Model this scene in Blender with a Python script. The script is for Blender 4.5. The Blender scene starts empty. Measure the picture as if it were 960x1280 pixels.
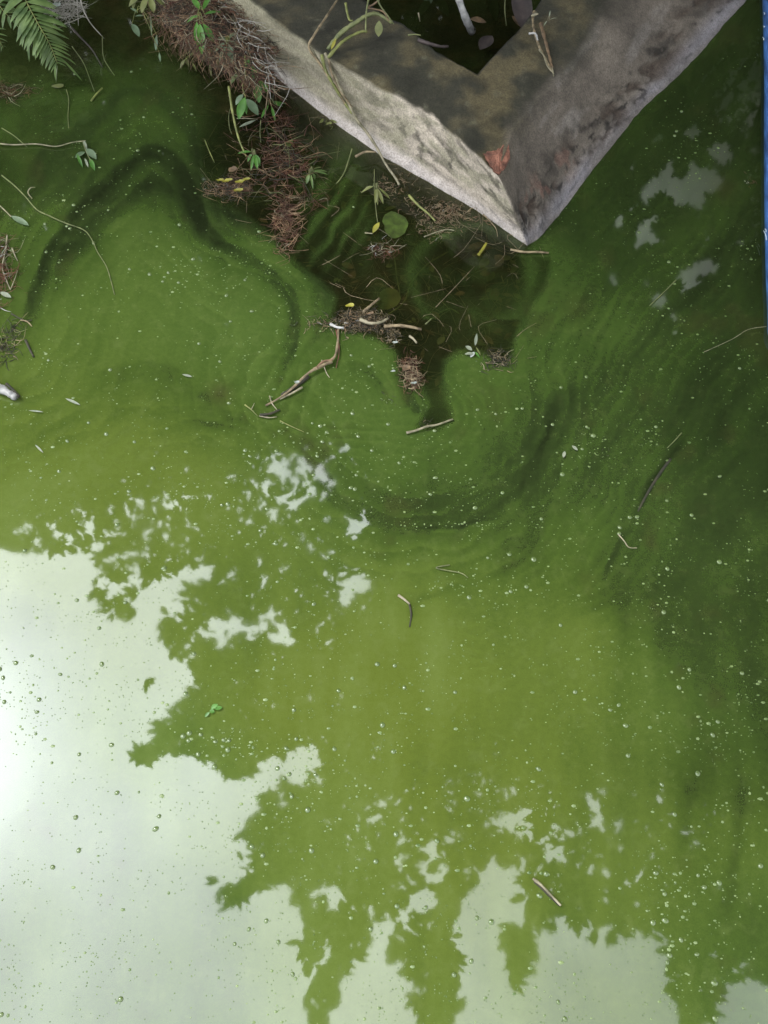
import bpy, bmesh, math, random
import numpy as np
from mathutils import Vector, Matrix
random.seed(7); rng = np.random.default_rng(7)
SC = bpy.context.scene; COL = SC.collection
R = math.radians

# ------------------------------------------------------------------ camera
CAM_H, PITCH, FPX = 1.7, 60.0, 1230.0          # metres above the water, degrees below the horizon, focal length in 1280-high pixels
cam_d = bpy.data.cameras.new('camera'); cam = bpy.data.objects.new('camera', cam_d); COL.objects.link(cam)
cam_d.sensor_fit = 'VERTICAL'; cam_d.sensor_height = 24; cam_d.lens = 24*FPX/1280
cam.location = (0, 0, CAM_H); cam.rotation_euler = (R(90-PITCH), 0, 0); cam_d.clip_start = .02; cam_d.clip_end = 500
SC.camera = cam
SC.view_settings.view_transform = 'Standard'; SC.view_settings.look = 'None'; SC.view_settings.gamma = 1
SC.view_settings.exposure = -0.28
SC.cycles.use_denoising = True; SC.cycles.max_bounces = 8; SC.cycles.transparent_max_bounces = 12
SC.cycles.caustics_reflective = False; SC.cycles.caustics_refractive = False; SC.cycles.sample_clamp_indirect = 8
SC.render.film_transparent = False
CP, SP = math.cos(R(PITCH)), math.sin(R(PITCH))

def ray(px, py):
    a = (px-480)/FPX; b = (640-py)/FPX
    return (a, CP+b*SP, -SP+b*CP)
def P(px, py, z=0.0):
    """the place at height z that the photograph shows at (px, py)"""
    d = ray(px, py); t = (CAM_H-z)/-d[2]
    return Vector((d[0]*t, d[1]*t, z))
def mirror_point(px, py, z):
    """a place at height z that the still water mirrors at (px, py)"""
    d = ray(px, py); t = (CAM_H+z)/-d[2]
    return Vector((d[0]*t, d[1]*t, z))

# ------------------------------------------------------------------ sky and sun
sd = ray(-150, 930); SUN = Vector((sd[0], sd[1], -sd[2])).normalized()
elev = math.asin(SUN.z); azim = math.atan2(SUN.x, SUN.y)
W = bpy.data.worlds.new("World"); SC.world = W; W.use_nodes = True
nt = W.node_tree; nt.nodes.clear()
def N(nt, t, **kw):
    n = nt.nodes.new(t)
    for k, v in kw.items(): setattr(n, k, v)
    return n
out = N(nt, 'ShaderNodeOutputWorld'); bg = N(nt, 'ShaderNodeBackground'); bg.inputs[1].default_value = 0.1
sky = N(nt, 'ShaderNodeTexSky'); sky.sky_type = 'NISHITA'; sky.sun_disc = False
sky.sun_elevation = elev; sky.sun_rotation = azim
tc = N(nt, 'ShaderNodeTexCoord')
dot = N(nt, 'ShaderNodeVectorMath', operation='DOT_PRODUCT'); dot.inputs[1].default_value = SUN
nt.links.new(tc.outputs['Generated'], dot.inputs[0])
cl = N(nt, 'ShaderNodeMath', operation='MAXIMUM'); cl.inputs[1].default_value = 0; nt.links.new(dot.outputs['Value'], cl.inputs[0])
def powmul(p, m):
    a = N(nt, 'ShaderNodeMath', operation='POWER'); a.inputs[1].default_value = p; nt.links.new(cl.outputs[0], a.inputs[0])
    b = N(nt, 'ShaderNodeMath', operation='MULTIPLY'); b.inputs[1].default_value = m; nt.links.new(a.outputs[0], b.inputs[0]); return b
g1 = powmul(7, 80); g2 = powmul(150, 150)
no = N(nt, 'ShaderNodeTexNoise'); no.inputs['Scale'].default_value = 3.2; no.inputs['Detail'].default_value = 6; no.inputs['Roughness'].default_value = .5
nt.links.new(tc.outputs['Generated'], no.inputs['Vector'])
mr = N(nt, 'ShaderNodeMapRange'); mr.inputs['From Min'].default_value = .3; mr.inputs['From Max'].default_value = .7
mr.inputs['To Min'].default_value = .70; mr.inputs['To Max'].default_value = 1.28; nt.links.new(no.outputs[0], mr.inputs[0])
s1 = N(nt, 'ShaderNodeMath', operation='ADD'); nt.links.new(g1.outputs[0], s1.inputs[0]); nt.links.new(g2.outputs[0], s1.inputs[1])
s2 = N(nt, 'ShaderNodeMath', operation='ADD'); s2.inputs[1].default_value = 38; nt.links.new(s1.outputs[0], s2.inputs[0])
s3 = N(nt, 'ShaderNodeMath', operation='MULTIPLY'); nt.links.new(s2.outputs[0], s3.inputs[0]); nt.links.new(mr.outputs[0], s3.inputs[1])
cc = N(nt, 'ShaderNodeVectorMath', operation='SCALE'); cc.inputs[0].default_value = (.94, .985, 1.02); nt.links.new(s3.outputs[0], cc.inputs['Scale'])
mx = N(nt, 'ShaderNodeMixRGB'); mx.inputs[0].default_value = .93
nt.links.new(sky.outputs[0], mx.inputs[1]); nt.links.new(cc.outputs[0], mx.inputs[2])
nt.links.new(mx.outputs[0], bg.inputs[0]); nt.links.new(bg.outputs[0], out.inputs[0])

ld = bpy.data.lights.new('sun', 'SUN'); ld.energy = 3.2; ld.angle = R(2.0); ld.color = (1, .96, .88)
lo = bpy.data.objects.new('sun', ld); COL.objects.link(lo); lo.rotation_euler = (-SUN).to_track_quat('-Z', 'Y').to_euler()

# ------------------------------------------------------------------ helpers
def tag(o, label=None, cat=None, group=None, kind=None):
    if label: o['label'] = label
    if cat: o['category'] = cat
    if group: o['group'] = group
    if kind: o['kind'] = kind
    return o
def empty(name, loc, label, cat, group=None):
    o = bpy.data.objects.new(name, None); COL.objects.link(o); o.location = loc; o.empty_display_size = .05
    return tag(o, label, cat, group)
def link(name, me, mat=None, parent=None, loc=None):
    o = bpy.data.objects.new(name, me); COL.objects.link(o)
    if mat: me.materials.append(mat)
    if parent is not None:
        o.parent = parent
        o.matrix_parent_inverse = Matrix.Translation(-parent.location)
    return o
def obj(name, bm, mat, parent=None, smooth=True):
    me = bpy.data.meshes.new(name); bm.normal_update(); bm.to_mesh(me); bm.free()
    if smooth: me.polygons.foreach_set('use_smooth', [True]*len(me.polygons))
    return link(name, me, mat, parent)
def recentre(o, c):
    """move the origin of a one-mesh thing to its place"""
    o.data.transform(Matrix.Translation(-Vector(c))); o.location = c; return o

def vnoise(x, y, seed=0):
    """smooth value noise in -1..1"""
    xi = np.floor(x).astype(np.int64); yi = np.floor(y).astype(np.int64); fx = x-xi; fy = y-yi
    fx = fx*fx*(3-2*fx); fy = fy*fy*(3-2*fy)
    def h(a, b):
        n = (a*374761393 + b*668265263 + seed*1442695041) & 0xffffffff
        n = ((n ^ (n >> 13))*1274126177) & 0xffffffff
        return ((n ^ (n >> 16)) & 0xffff)/32767.5-1
    return (h(xi, yi)*(1-fx)+h(xi+1, yi)*fx)*(1-fy)+(h(xi, yi+1)*(1-fx)+h(xi+1, yi+1)*fx)*fy
def fbm(x, y, o=4, seed=0):
    s = 0; a = 1; t = 0
    for i in range(o): s = s+a*vnoise(x*2**i+i*17.3, y*2**i-i*9.1, seed+i); t += a; a *= .5
    return s/t
def catmull(pts, n=6):
    p = np.array(pts, float); q = np.vstack([2*p[0]-p[1], p, 2*p[-1]-p[-2]]); r = []
    for i in range(1, len(q)-2):
        for k in range(n):
            t = k/n
            r.append(.5*((2*q[i])+(-q[i-1]+q[i+1])*t+(2*q[i-1]-5*q[i]+4*q[i+1]-q[i+2])*t*t+(-q[i-1]+3*q[i]-3*q[i+1]+q[i+2])*t**3))
    r.append(p[-1]); return np.array(r)
def seg_dist(X, Y, pts, closed=False):
    """distance to a polyline and the side of it (sign)"""
    best = np.full(X.shape, 1e9); side = np.zeros(X.shape)
    n = len(pts)
    for i in range(n if closed else n-1):
        a = pts[i]; b = pts[(i+1) % n]; dx, dy = b[0]-a[0], b[1]-a[1]; L = dx*dx+dy*dy+1e-9
        t = np.clip(((X-a[0])*dx+(Y-a[1])*dy)/L, 0, 1)
        ex = X-(a[0]+t*dx); ey = Y-(a[1]+t*dy); d = ex*ex+ey*ey
        m = d < best; best[m] = d[m]; side[m] = np.sign(dx*ey-dy*ex)[m]
    return np.sqrt(best), side
def inside(X, Y, poly):
    c = np.zeros(X.shape, bool); n = len(poly)
    for i in range(n):
        x1, y1 = poly[i]; x2, y2 = poly[(i+1) % n]
        if y1 == y2: continue
        m = ((y1 > Y) != (y2 > Y)) & (X < (x2-x1)*(Y-y1)/(y2-y1)+x1); c ^= m
    return c
def sstep(a, b, x):
    t = np.clip((x-a)/(b-a), 0, 1); return t*t*(3-2*t)

# ------------------------------------------------------------------ materials
def newmat(name):
    m = bpy.data.materials.new(name); m.use_nodes = True; m.node_tree.nodes.clear(); return m, m.node_tree
def mat(name, c1, c2, scale=30, rough=.7, bump=.3, dist=.002, trans=0, spec=.4, stretch=None, detail=5, c3=None):
    m, t = newmat(name); L = t.links.new
    o = N(t, 'ShaderNodeOutputMaterial'); p = N(t, 'ShaderNodeBsdfPrincipled')
    tc = N(t, 'ShaderNodeTexCoord'); mp = N(t, 'ShaderNodeMapping')
    if stretch: mp.inputs['Scale'].default_value = stretch
    oi = N(t, 'ShaderNodeObjectInfo')
    L(tc.outputs['Object'], mp.inputs[0]); n = N(t, 'ShaderNodeTexNoise'); n.inputs['Scale'].default_value = scale; n.inputs['Detail'].default_value = detail
    L(mp.outputs[0], n.inputs['Vector'])
    r = N(t, 'ShaderNodeValToRGB'); r.color_ramp.elements[0].position = .32; r.color_ramp.elements[1].position = .68
    r.color_ramp.elements[0].color = (*c1, 1); r.color_ramp.elements[1].color = (*c2, 1)
    if c3: e = r.color_ramp.elements.new(.5); e.color = (*c3, 1)
    L(n.outputs[0], r.inputs[0]); L(r.outputs[0], p.inputs['Base Color'])
    p.inputs['Roughness'].default_value = rough; p.inputs['Specular IOR Level'].default_value = spec
    n2 = N(t, 'ShaderNodeTexNoise'); n2.inputs['Scale'].default_value = scale*4; n2.inputs['Detail'].default_value = 4; L(mp.outputs[0], n2.inputs['Vector'])
    b = N(t, 'ShaderNodeBump'); b.inputs['Strength'].default_value = bump; b.inputs['Distance'].default_value = dist
    L(n2.outputs[0], b.inputs['Height']); L(b.outputs[0], p.inputs['Normal'])
    if trans:
        tr = N(t, 'ShaderNodeBsdfTranslucent'); L(r.outputs[0], tr.inputs[0]); ms = N(t, 'ShaderNodeMixShader'); ms.inputs[0].default_value = trans
        L(p.outputs[0], ms.inputs[1]); L(tr.outputs[0], ms.inputs[2]); L(ms.outputs[0], o.inputs[0])
    else: L(p.outputs[0], o.inputs[0])
    return m
M = {}
M['straw'] = mat('dry straw', (.05, .028, .015), (.27, .18, .10), 40, .8, .3, .001, c3=(.12, .07, .04))
M['red_straw'] = mat('red brown roots', (.025, .010, .005), (.13, .055, .028), 40, .7, .3, .001, c3=(.06, .019, .010))
M['pale_stem'] = mat('pale dry stem', (.07, .065, .035), (.25, .22, .15), 50, .6, .4, .0006)
M['green_stem'] = mat('yellow green stem', (.06, .07, .016), (.17, .18, .05), 45, .5, .3, .0006)
M['vine'] = mat('thin olive vine', (.05, .06, .02), (.14, .15, .06), 60, .6, .3, .0006)
M['dark_stem'] = mat('dark wet twig', (.006, .007, .003), (.028, .024, .012), 60, .75, .5, .001)
M['twig'] = mat('brown twig', (.05, .035, .018), (.22, .17, .10), 60, .7, .6, .001)
M['leaf_green'] = mat('fresh green leaf', (.035, .10, .015), (.08, .20, .035), 35, .4, .3, .001, .25)
M['leaf_grey'] = mat('grey green leaf', (.06, .095, .05), (.12, .17, .10), 35, .5, .3, .001, .2)
M['fern'] = mat('fern green', (.04, .075, .020), (.13, .19, .06), 30, .5, .3, .001, .25)
M['shade_leaf'] = mat('leaf darkened for shade', (.008, .016, .006), (.028, .048, .018), 40, .5, .3, .001)  # colour lowered to stand in for the shade inside the hollow
M['leaf_float'] = mat('floating leaf', (.022, .030, .008), (.06, .095, .018), 55, .35, .3, .001, .15)
M['leaf_olive'] = mat('olive leaf', (.055, .065, .016), (.13, .14, .045), 30, .5, .3, .001, .1)
M['leaf_yellow'] = mat('yellow leaf', (.12, .115, .012), (.25, .23, .03), 40, .5, .3, .001, .2)
M['leaf_brown'] = mat('dead brown leaf', (.05, .032, .018), (.17, .11, .06), 60, .7, .5, .002, .1)
M['leaf_dark'] = mat('dark dead leaf', (.018, .014, .014), (.06, .045, .042), 30, .7, .5, .002, .05)
M['pale_leaf'] = mat('pale bleached leaf', (.10, .12, .08), (.22, .24, .18), 40, .6, .4, .001, .15)
M['white_root'] = mat('pale root fibre', (.14, .13, .11), (.32, .30, .27), 40, .8, .4, .001)
M['bark_pale'] = mat('bleached grey branch', (.12, .12, .12), (.36, .35, .34), 60, .7, .8, .002, c3=(.25, .245, .24))
M['brick'] = mat('broken red brick', (.05, .02, .013), (.20, .085, .055), 55, .9, 1.0, .004, c3=(.12, .048, .03))
M['soil'] = mat('dark wet soil', (.010, .009, .006), (.035, .028, .018), 18, .9, 1, .01)
M['bed'] = mat('pond bed mud', (.008, .009, .004), (.060, .040, .020), 14, .9, 1, .01, c3=(.024, .020, .009))
M['bank'] = mat('bank soil', (.03, .022, .014), (.12, .09, .06), 25, .9, 1, .01)
M['speck'] = mat('algae fleck', (.05, .085, .02), (.16, .21, .085), 90, .4, .2, .0005, .1)
M['bubble'] = mat('scum bubble', (.045, .08, .018), (.13, .17, .065), 300, .12, .1, .0003, .15, .7)
M['grain'] = mat('scum grain', (.03, .06, .012), (.10, .14, .04), 200, .6, .1, .0003)
M['foam'] = mat('white scum', (.10, .12, .10), (.26, .28, .26), 80, .5, .4, .001)
M['crown'] = mat('tree leaf', (.03, .06, .012), (.08, .13, .03), 1.2, .5, .1, .002, .22)
M['crown_far'] = mat('distant foliage', (.02, .035, .010), (.045, .07, .02), .6, .7, .1, .002, .08)
M['bark'] = mat('tree bark', (.05, .04, .03), (.14, .12, .09), 8, .9, 1, .01, stretch=(1, 1, .25))
M['plaster'] = mat('pale plaster', (.42, .45, .40), (.58, .60, .54), 3, .8, .3, .004)
M['roof'] = mat('grey roof', (.08, .08, .08), (.15, .14, .13), 6, .8, .5, .01)
M['pane'] = mat('dark pane', (.015, .018, .02), (.03, .035, .04), 3, .1, 0, .001)
M['blue'] = mat('blue paint', (.016, .045, .13), (.05, .14, .38), 26, .45, .35, .002, stretch=(3, .5, 3))
M['scratch'] = mat('worn white scratch', (.35, .40, .48), (.60, .65, .70), 30, .6, .3, .001)

# water: opaque algae film where it is thick, clear dark water where it has parted
def water_mat():
    m, t = newmat('pond water with algae'); L = t.links.new
    o = N(t, 'ShaderNodeOutputMaterial')
    at = {k: N(t, 'ShaderNodeAttribute', attribute_name=k) for k in ('algae', 'clear', 'yellow', 'stain')}
    tc = N(t, 'ShaderNodeTexCoord')
    def noise(scale, detail=4, rough=.5, dist=0, st=None, rot=0):
        n = N(t, 'ShaderNodeTexNoise'); n.inputs['Scale'].default_value = scale; n.inputs['Detail'].default_value = detail
        n.inputs['Roughness'].default_value = rough; n.inputs['Distortion'].default_value = dist
        if st:
            mp = N(t, 'ShaderNodeMapping'); mp.inputs['Scale'].default_value = st; mp.inputs['Rotation'].default_value = (0, 0, rot)
            L(tc.outputs['Object'], mp.inputs[0]); L(mp.outputs[0], n.inputs['Vector'])
        else: L(tc.outputs['Object'], n.inputs['Vector'])
        return n
    def math_(op, a, b):
        n = N(t, 'ShaderNodeMath', operation=op)
        for i, v in enumerate((a, b)):
            if isinstance(v, (int, float)): n.inputs[i].default_value = v
            else: L(v, n.inputs[i])
        return n.outputs[0]
    fine = noise(85, 8, .68); streak = noise(14, 4, .5, .6, (1, .22, 1), R(-20)); grain = noise(420, 2)
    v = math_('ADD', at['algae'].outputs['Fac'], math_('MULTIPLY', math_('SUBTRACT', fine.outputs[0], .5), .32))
    v = math_('ADD', v, math_('MULTIPLY', math_('SUBTRACT', streak.outputs[0], .5), .26))
    v = math_('ADD', v, math_('MULTIPLY', math_('SUBTRACT', grain.outputs[0], .5), .22))
    def ramp(stops):
        r = N(t, 'ShaderNodeValToRGB'); e = r.color_ramp.elements
        e[0].position, e[0].color = stops[0][0], (*stops[0][1], 1); e[1].position, e[1].color = stops[-1][0], (*stops[-1][1], 1)
        for s in stops[1:-1]: x = e.new(s[0]); x.color = (*s[1], 1)
        L(v, r.inputs[0]); return r
    green = ramp(GREEN); yel = ramp(YELLOW)
    mix = N(t, 'ShaderNodeMixRGB'); L(at['yellow'].outputs['Fac'], mix.inputs[0]); L(green.outputs[0], mix.inputs[1]); L(yel.outputs[0], mix.inputs[2])
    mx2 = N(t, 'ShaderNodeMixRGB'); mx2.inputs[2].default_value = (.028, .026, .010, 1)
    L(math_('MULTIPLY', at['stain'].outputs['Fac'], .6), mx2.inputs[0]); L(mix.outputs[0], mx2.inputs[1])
    p = N(t, 'ShaderNodeBsdfPrincipled'); sc_ = noise(30, 9, .72, .4); sr = N(t, 'ShaderNodeMapRange'); sr.inputs['From Min'].default_value = .52; sr.inputs['From Max'].default_value = .68; sr.inputs['To Max'].default_value = .40; L(sc_.outputs[0], sr.inputs[0])
    mx3 = N(t, 'ShaderNodeMixRGB'); mx3.inputs[2].default_value = (.088, .110, .034, 1); L(math_('MULTIPLY', sr.outputs[0], at['algae'].outputs['Fac']), mx3.inputs[0]); L(mx2.outputs[0], mx3.inputs[1])
    L(mx3.outputs[0], p.inputs['Base Color'])
    p.inputs['IOR'].default_value = 1.68
    rn = noise(9, 4); rr = N(t, 'ShaderNodeMapRange'); rr.inputs['To Min'].default_value = .0; rr.inputs['To Max'].default_value = .055
    L(rn.outputs[0], rr.inputs[0]); L(rr.outputs[0], p.inputs['Roughness'])
    bn = noise(70, 3, .6); bw = noise(6, 2)
    hh = math_('ADD', math_('MULTIPLY', bn.outputs[0], .035), bw.outputs[0])
    b = N(t, 'ShaderNodeBump'); b.inputs['Strength'].default_value = .5; b.inputs['Distance'].default_value = .0006
    L(hh, b.inputs['Height']); L(b.outputs[0], p.inputs['Normal'])
    # clear water: tinted see-through with its own mirror gloss and a little suspended murk
    tr = N(t, 'ShaderNodeBsdfTransparent'); tr.inputs[0].default_value = (.66, .65, .44, 1)
    df = N(t, 'ShaderNodeBsdfDiffuse'); df.inputs[0].default_value = (.014, .017, .006, 1)
    m0 = N(t, 'ShaderNodeMixShader'); m0.inputs[0].default_value = .34; L(tr.outputs[0], m0.inputs[1]); L(df.outputs[0], m0.inputs[2])
    gl = N(t, 'ShaderNodeBsdfGlossy'); gl.inputs['Roughness'].default_value = .02; L(b.outputs[0], gl.inputs['Normal'])
    fr = N(t, 'ShaderNodeFresnel'); fr.inputs[0].default_value = 1.33; m1 = N(t, 'ShaderNodeMixShader')
    L(fr.outputs[0], m1.inputs[0]); L(m0.outputs[0], m1.inputs[1]); L(gl.outputs[0], m1.inputs[2])
    ms = N(t, 'ShaderNodeMixShader'); L(at['clear'].outputs['Fac'], ms.inputs[0]); L(p.outputs[0], ms.inputs[1]); L(m1.outputs[0], ms.inputs[2])
    L(ms.outputs[0], o.inputs[0]); return m
GREEN = [(0, (.009, .013, .005)), (.25, (.017, .028, .008)), (.5, (.030, .053, .011)), (.75, (.047, .076, .017)), (1, (.072, .105, .028))]
YELLOW = [(0, (.010, .013, .004)), (.25, (.021, .031, .007)), (.5, (.041, .059, .010)), (.75, (.062, .081, .013)), (1, (.080, .105, .024))]

# ------------------------------------------------------------------ water surface
step = 2.4
gx = np.arange(-180, 1142, step); gy = np.arange(-240, 1420, step)
X, Y = np.meshgrid(gx, gy); Wd, Hd = len(gx), len(gy)
wx = X + 9*fbm(X/70, Y/70, 4, 3); wy = Y + 9*fbm(X/70+40, Y/70, 4, 5)
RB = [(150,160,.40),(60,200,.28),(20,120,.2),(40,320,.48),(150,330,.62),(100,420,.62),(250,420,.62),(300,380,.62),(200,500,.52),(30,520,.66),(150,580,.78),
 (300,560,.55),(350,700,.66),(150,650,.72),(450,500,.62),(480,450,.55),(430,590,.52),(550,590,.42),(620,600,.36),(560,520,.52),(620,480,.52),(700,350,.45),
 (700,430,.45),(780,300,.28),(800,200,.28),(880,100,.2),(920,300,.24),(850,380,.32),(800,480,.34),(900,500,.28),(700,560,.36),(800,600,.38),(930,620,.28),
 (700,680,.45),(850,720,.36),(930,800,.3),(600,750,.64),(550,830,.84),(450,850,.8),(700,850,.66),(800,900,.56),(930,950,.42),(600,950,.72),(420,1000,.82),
 (750,1050,.66),(900,1080,.58),(550,1100,.74),(850,1200,.6),(950,1180,.4),(400,1200,.78),(80,1050,.5),(30,850,.55),(220,1180,.5),(200,900,.75),(300,1000,.7),(180,780,.75),(60,640,.85),(250,620,.8),(700,260,.3),(740,200,.16),(0,1250,.5),(480,350,.2),(330,200,.15)]  # film tone by spot; wall and tree shade at upper right painted in
YL = [(100,100,.1),(150,300,.2),(300,400,.1),(100,450,.3),(150,590,.85),(30,560,.7),(350,650,.6),(450,550,.1),(600,500,.15),(700,400,.05),(900,300,.1),(850,600,.1),
 (620,620,.1),(600,720,.6),(500,850,1),(700,850,.7),(900,850,.25),(600,1000,.9),(850,1050,.65),(400,1100,.7),(750,1200,.6),(940,1200,.2),(100,1000,.3),(250,1150,.35),(50,1250,.3),(200,700,.7)]
def rbf(S, sig):
    num = 0; den = 1e-12
    for x, y, v in S:
        w = np.exp(-((wx-x)**2+(wy-y)**2)/(2*sig*sig))+1e-7/(1+((wx-x)**2+(wy-y)**2)*1e-4); num = num+w*v; den = den+w
    return num/den
ALG_SHADE = rbf(RB, 42); YEL = rbf(YL, 80)
def lane(pts, w1, w2, s, mod=.35, ends=True):
    """a dark fold in the film: w1 wide on its left hand, w2 on its right"""
    global ALG_SHADE
    c = catmull(pts, 5); x0, y0 = c.min(0)-4*max(w1, w2); x1, y1 = c.max(0)+4*max(w1, w2)
    i0, i1 = np.searchsorted(gx, [x0, x1]); j0, j1 = np.searchsorted(gy, [y0, y1])
    if i1 <= i0 or j1 <= j0: return
    sl = (slice(j0, j1), slice(i0, i1)); xx = X[sl]+4*fbm(X[sl]/26, Y[sl]/26, 3, 11); yy = Y[sl]+4*fbm(X[sl]/26+9, Y[sl]/26, 3, 12)
    d, sd_ = seg_dist(xx, yy, c); w = np.where(sd_ < 0, w1, w2)
    a = np.exp(-(d/w)**2)*(1+mod*fbm(xx/18, yy/18, 3, 21))
    if ends:
        e = np.minimum(np.hypot(xx-c[0][0], yy-c[0][1]), np.hypot(xx-c[-1][0], yy-c[-1][1])); a = a*sstep(0, 45, e)
    ALG_SHADE[sl] -= .8*s*a
lane([(22,430),(35,380),(62,310),(98,258),(145,212),(190,186),(224,202),(245,245),(262,285),(310,318),(345,345),(368,375),(372,410),(365,445),(345,490)], 4, 17, .40)
lane([(60,345),(95,300),(140,255),(190,232),(225,245),(250,285),(285,315)], 14, 20, .26)
lane([(95,335),(130,284),(165,262),(200,262),(232,286),(262,318)], 22, 4, .14)
lane([(100,190),(125,150),(160,118),(195,122),(235,165),(247,215),(255,245)], 20, 6, .16)
lane([(255,250),(300,275),(350,310),(395,350),(412,375)], 14, 5, .16)
lane([(355,470),(380,440),(405,400),(415,380)], 5, 14, .14)
lane([(100,480),(140,463),(185,455),(220,462),(250,485)], 4, 14, .16)
lane([(90,500),(170,470),(230,480),(290,520),(330,545)], 6, 20, .10)
lane([(215,520),(240,522),(262,530),(290,528),(320,524)], 5, 8, .20)
lane([(230,490),(265,490),(290,478),(325,462)], 3, 9, .12)
lane([(0,560),(60,540),(120,520),(190,505)], 12, 20, .12)
lane([(370,520),(385,580),(415,625),(455,652),(500,663),(560,658),(615,642),(650,610),(672,570),(690,520),(700,470)], 36, 4, .17)
lane([(640,640),(668,590),(688,540),(705,500),(735,470)], 10, 16, .22)
lane([(430,612),(460,618),(500,622),(560,618),(610,600)], 10, 16, .10)
lane([(410,475),(425,462),(450,458),(470,470),(482,492),(484,520)], 4, 12, .22)
lane([(488,430),(505,470),(512,500),(530,520),(540,540)], 8, 8, .30)
lane([(575,440),(556,452),(548,480),(556,508),(566,522)], 10, 16, .36)
lane([(512,500),(530,490),(545,500),(550,520)], 6, 5, .2)
lane([(455,420),(480,424),(500,440),(505,470)], 6, 8, .2)
lane([(585,440),(562,446),(548,470),(548,500)], 5, 18, .2)
lane([(862,545),(838,572),(822,596),(805,625),(790,655)], 3, 5, .40)
lane([(790,650),(774,680),(762,705),(745,735)], 3, 4, .32)
lane([(920,280),(860,370),(800,440),(740,500),(700,560)], 12, 22, .07)
lane([(900,330),(850,420),(780,520),(740,600),(690,680)], 6, 16, .06)
lane([(940,420),(880,480),(800,560),(740,640)], 8, 14, .05)
lane([(690,330),(672,362),(655,392),(648,425)], 5, 3, .30)
lane([(960,560),(900,600),(860,680),(840,760)], 10, 20, .05)
lane([(575,735),(545,742),(520,755),(512,785)], 3, 6, .22)
lane([(485,668),(530,662),(580,656),(640,642)], 2, 3, .22)
lane([(660,700),(620,720),(580,730),(540,740)], 4, 14, .08)
lane([(935,960),(925,1020),(915,1090),(905,1170)], 8, 12, .18)
lane([(880,950),(860,1010),(850,1090)], 8, 10, .12)
lane([(720,880),(715,940),(700,1000)], 8, 14, .08)
lane([(860,740),(800,745),(740,760),(690,790)], 6, 20, .08)
lane([(700,560),(690,620),(660,690),(610,730)], 5, 18, .12)
# folded flow bands: sharp on one side, fading on the other
def saw(v): f = v-np.floor(v); return f*f*sstep(1.0, .93, f)-.30
def bands(pts, width, x0, y0, x1, y1, amp, reach, seed):
    sl = (slice(*np.searchsorted(gy, [y0, y1])), slice(*np.searchsorted(gx, [x0, x1]))); xx, yy = X[sl], Y[sl]
    ux = xx+12*fbm(xx/60, yy/60, 4, seed); uy = yy+12*fbm(xx/60+5, yy/60, 4, seed+1); d, sg = seg_dist(ux, uy, catmull(pts, 5))
    win = sstep(x0, x0+40, xx)*sstep(x1, x1-40, xx)*sstep(y0, y0+40, yy)*sstep(y1, y1-40, yy)
    ALG_SHADE[sl] += amp*saw(sg*d/width+1.5*fbm(xx/90, yy/90, 3, seed+2))*np.exp(-(d/reach)**2)*win*(.6+.9*sstep(-.4, .4, fbm(xx/45, yy/45, 2, seed+3)))
ARCH = [(15,450),(35,380),(62,310),(98,258),(145,212),(190,186),(224,202),(245,245),(262,285),(310,318),(345,345),(368,375),(372,410),(365,445),(335,500)]
bands(ARCH, 21, -40, 90, 440, 560, .15, 110, 301)
bands([(340,540),(385,600),(415,635),(455,660),(500,668),(560,662),(615,645),(655,612),(680,570),(700,500),(715,420),(740,350)], 26, 300, 330, 800, 780, .13, 90, 311)
bands([(585,436),(556,450),(548,480),(556,508),(566,522),(540,545),(480,560),(400,540)], 11, 380, 410, 680, 600, .14, 45, 321)
bands([(410,475),(425,462),(450,456),(474,466),(486,492),(484,520)], 10, 370, 420, 530, 540, .16, 30, 331)
bands([(0,590),(80,545),(180,500),(290,530),(380,560)], 24, -60, 470, 460, 700, .10, 70, 341)
bands([(960,230),(880,340),(790,450),(730,540),(690,640),(600,720),(480,770)], 14, 560, 200, 1140, 900, .10, 150, 351)
# drifting combed streaks, strongest on the right
ang = R(52); across = (wx*math.sin(ang)+wy*math.cos(ang)); along = (wx*math.cos(ang)-wy*math.sin(ang))
st = fbm(across/22, along/170, 4, 31)
ALG_SHADE += .11*st*sstep(600, 760, X)*(1-sstep(640, 860, Y)) + .10*fbm(wx/26, wy/190, 5, 37)*sstep(600, 800, Y)
rad = np.hypot(wx-190, (wy-460)*1.1); ALG_SHADE += .0*np.sin(rad/7+3*fbm(X/80, Y/80, 2, 8))*np.exp(-((X-170)**2/120**2+(Y-400)**2/130**2))
ALG_SHADE += .05*fbm(X/60, Y/60, 5, 44)
STAIN = sstep(.25, .6, fbm(X/45, Y/45, 4, 52))*sstep(.3, .0, np.abs(ALG_SHADE-.35))*.6
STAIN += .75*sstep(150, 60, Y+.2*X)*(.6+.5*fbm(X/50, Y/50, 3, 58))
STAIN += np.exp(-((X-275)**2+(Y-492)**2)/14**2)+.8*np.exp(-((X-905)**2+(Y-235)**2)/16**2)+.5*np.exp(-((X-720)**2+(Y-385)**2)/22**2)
CLR = [(663,312),(690,325),(682,355),(665,385),(652,405),(645,425),(640,450),(620,455),(600,442),(575,440),(556,452),(553,480),(566,512),(566,524),(545,538),(520,534),(536,505),
 (528,480),(506,474),(492,440),(470,425),(440,415),(412,402),(418,372),(398,352),(368,330),(338,296),(300,268),(262,252),(250,225),(250,185),(238,150),(225,128),(190,112),(150,108),
 (118,132),(85,170),(50,190),(35,230),(20,262),(-20,300),(-180,330),(-180,-240),(1000,-240),(930,10),(780,190),(700,275)]
cd, _ = seg_dist(X, Y, CLR, True); ins = inside(wx*.6+X*.4, wy*.6+Y*.4, CLR)
sdist = np.where(ins, cd, -cd)
CL = sstep(-4, 9, sdist)
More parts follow.
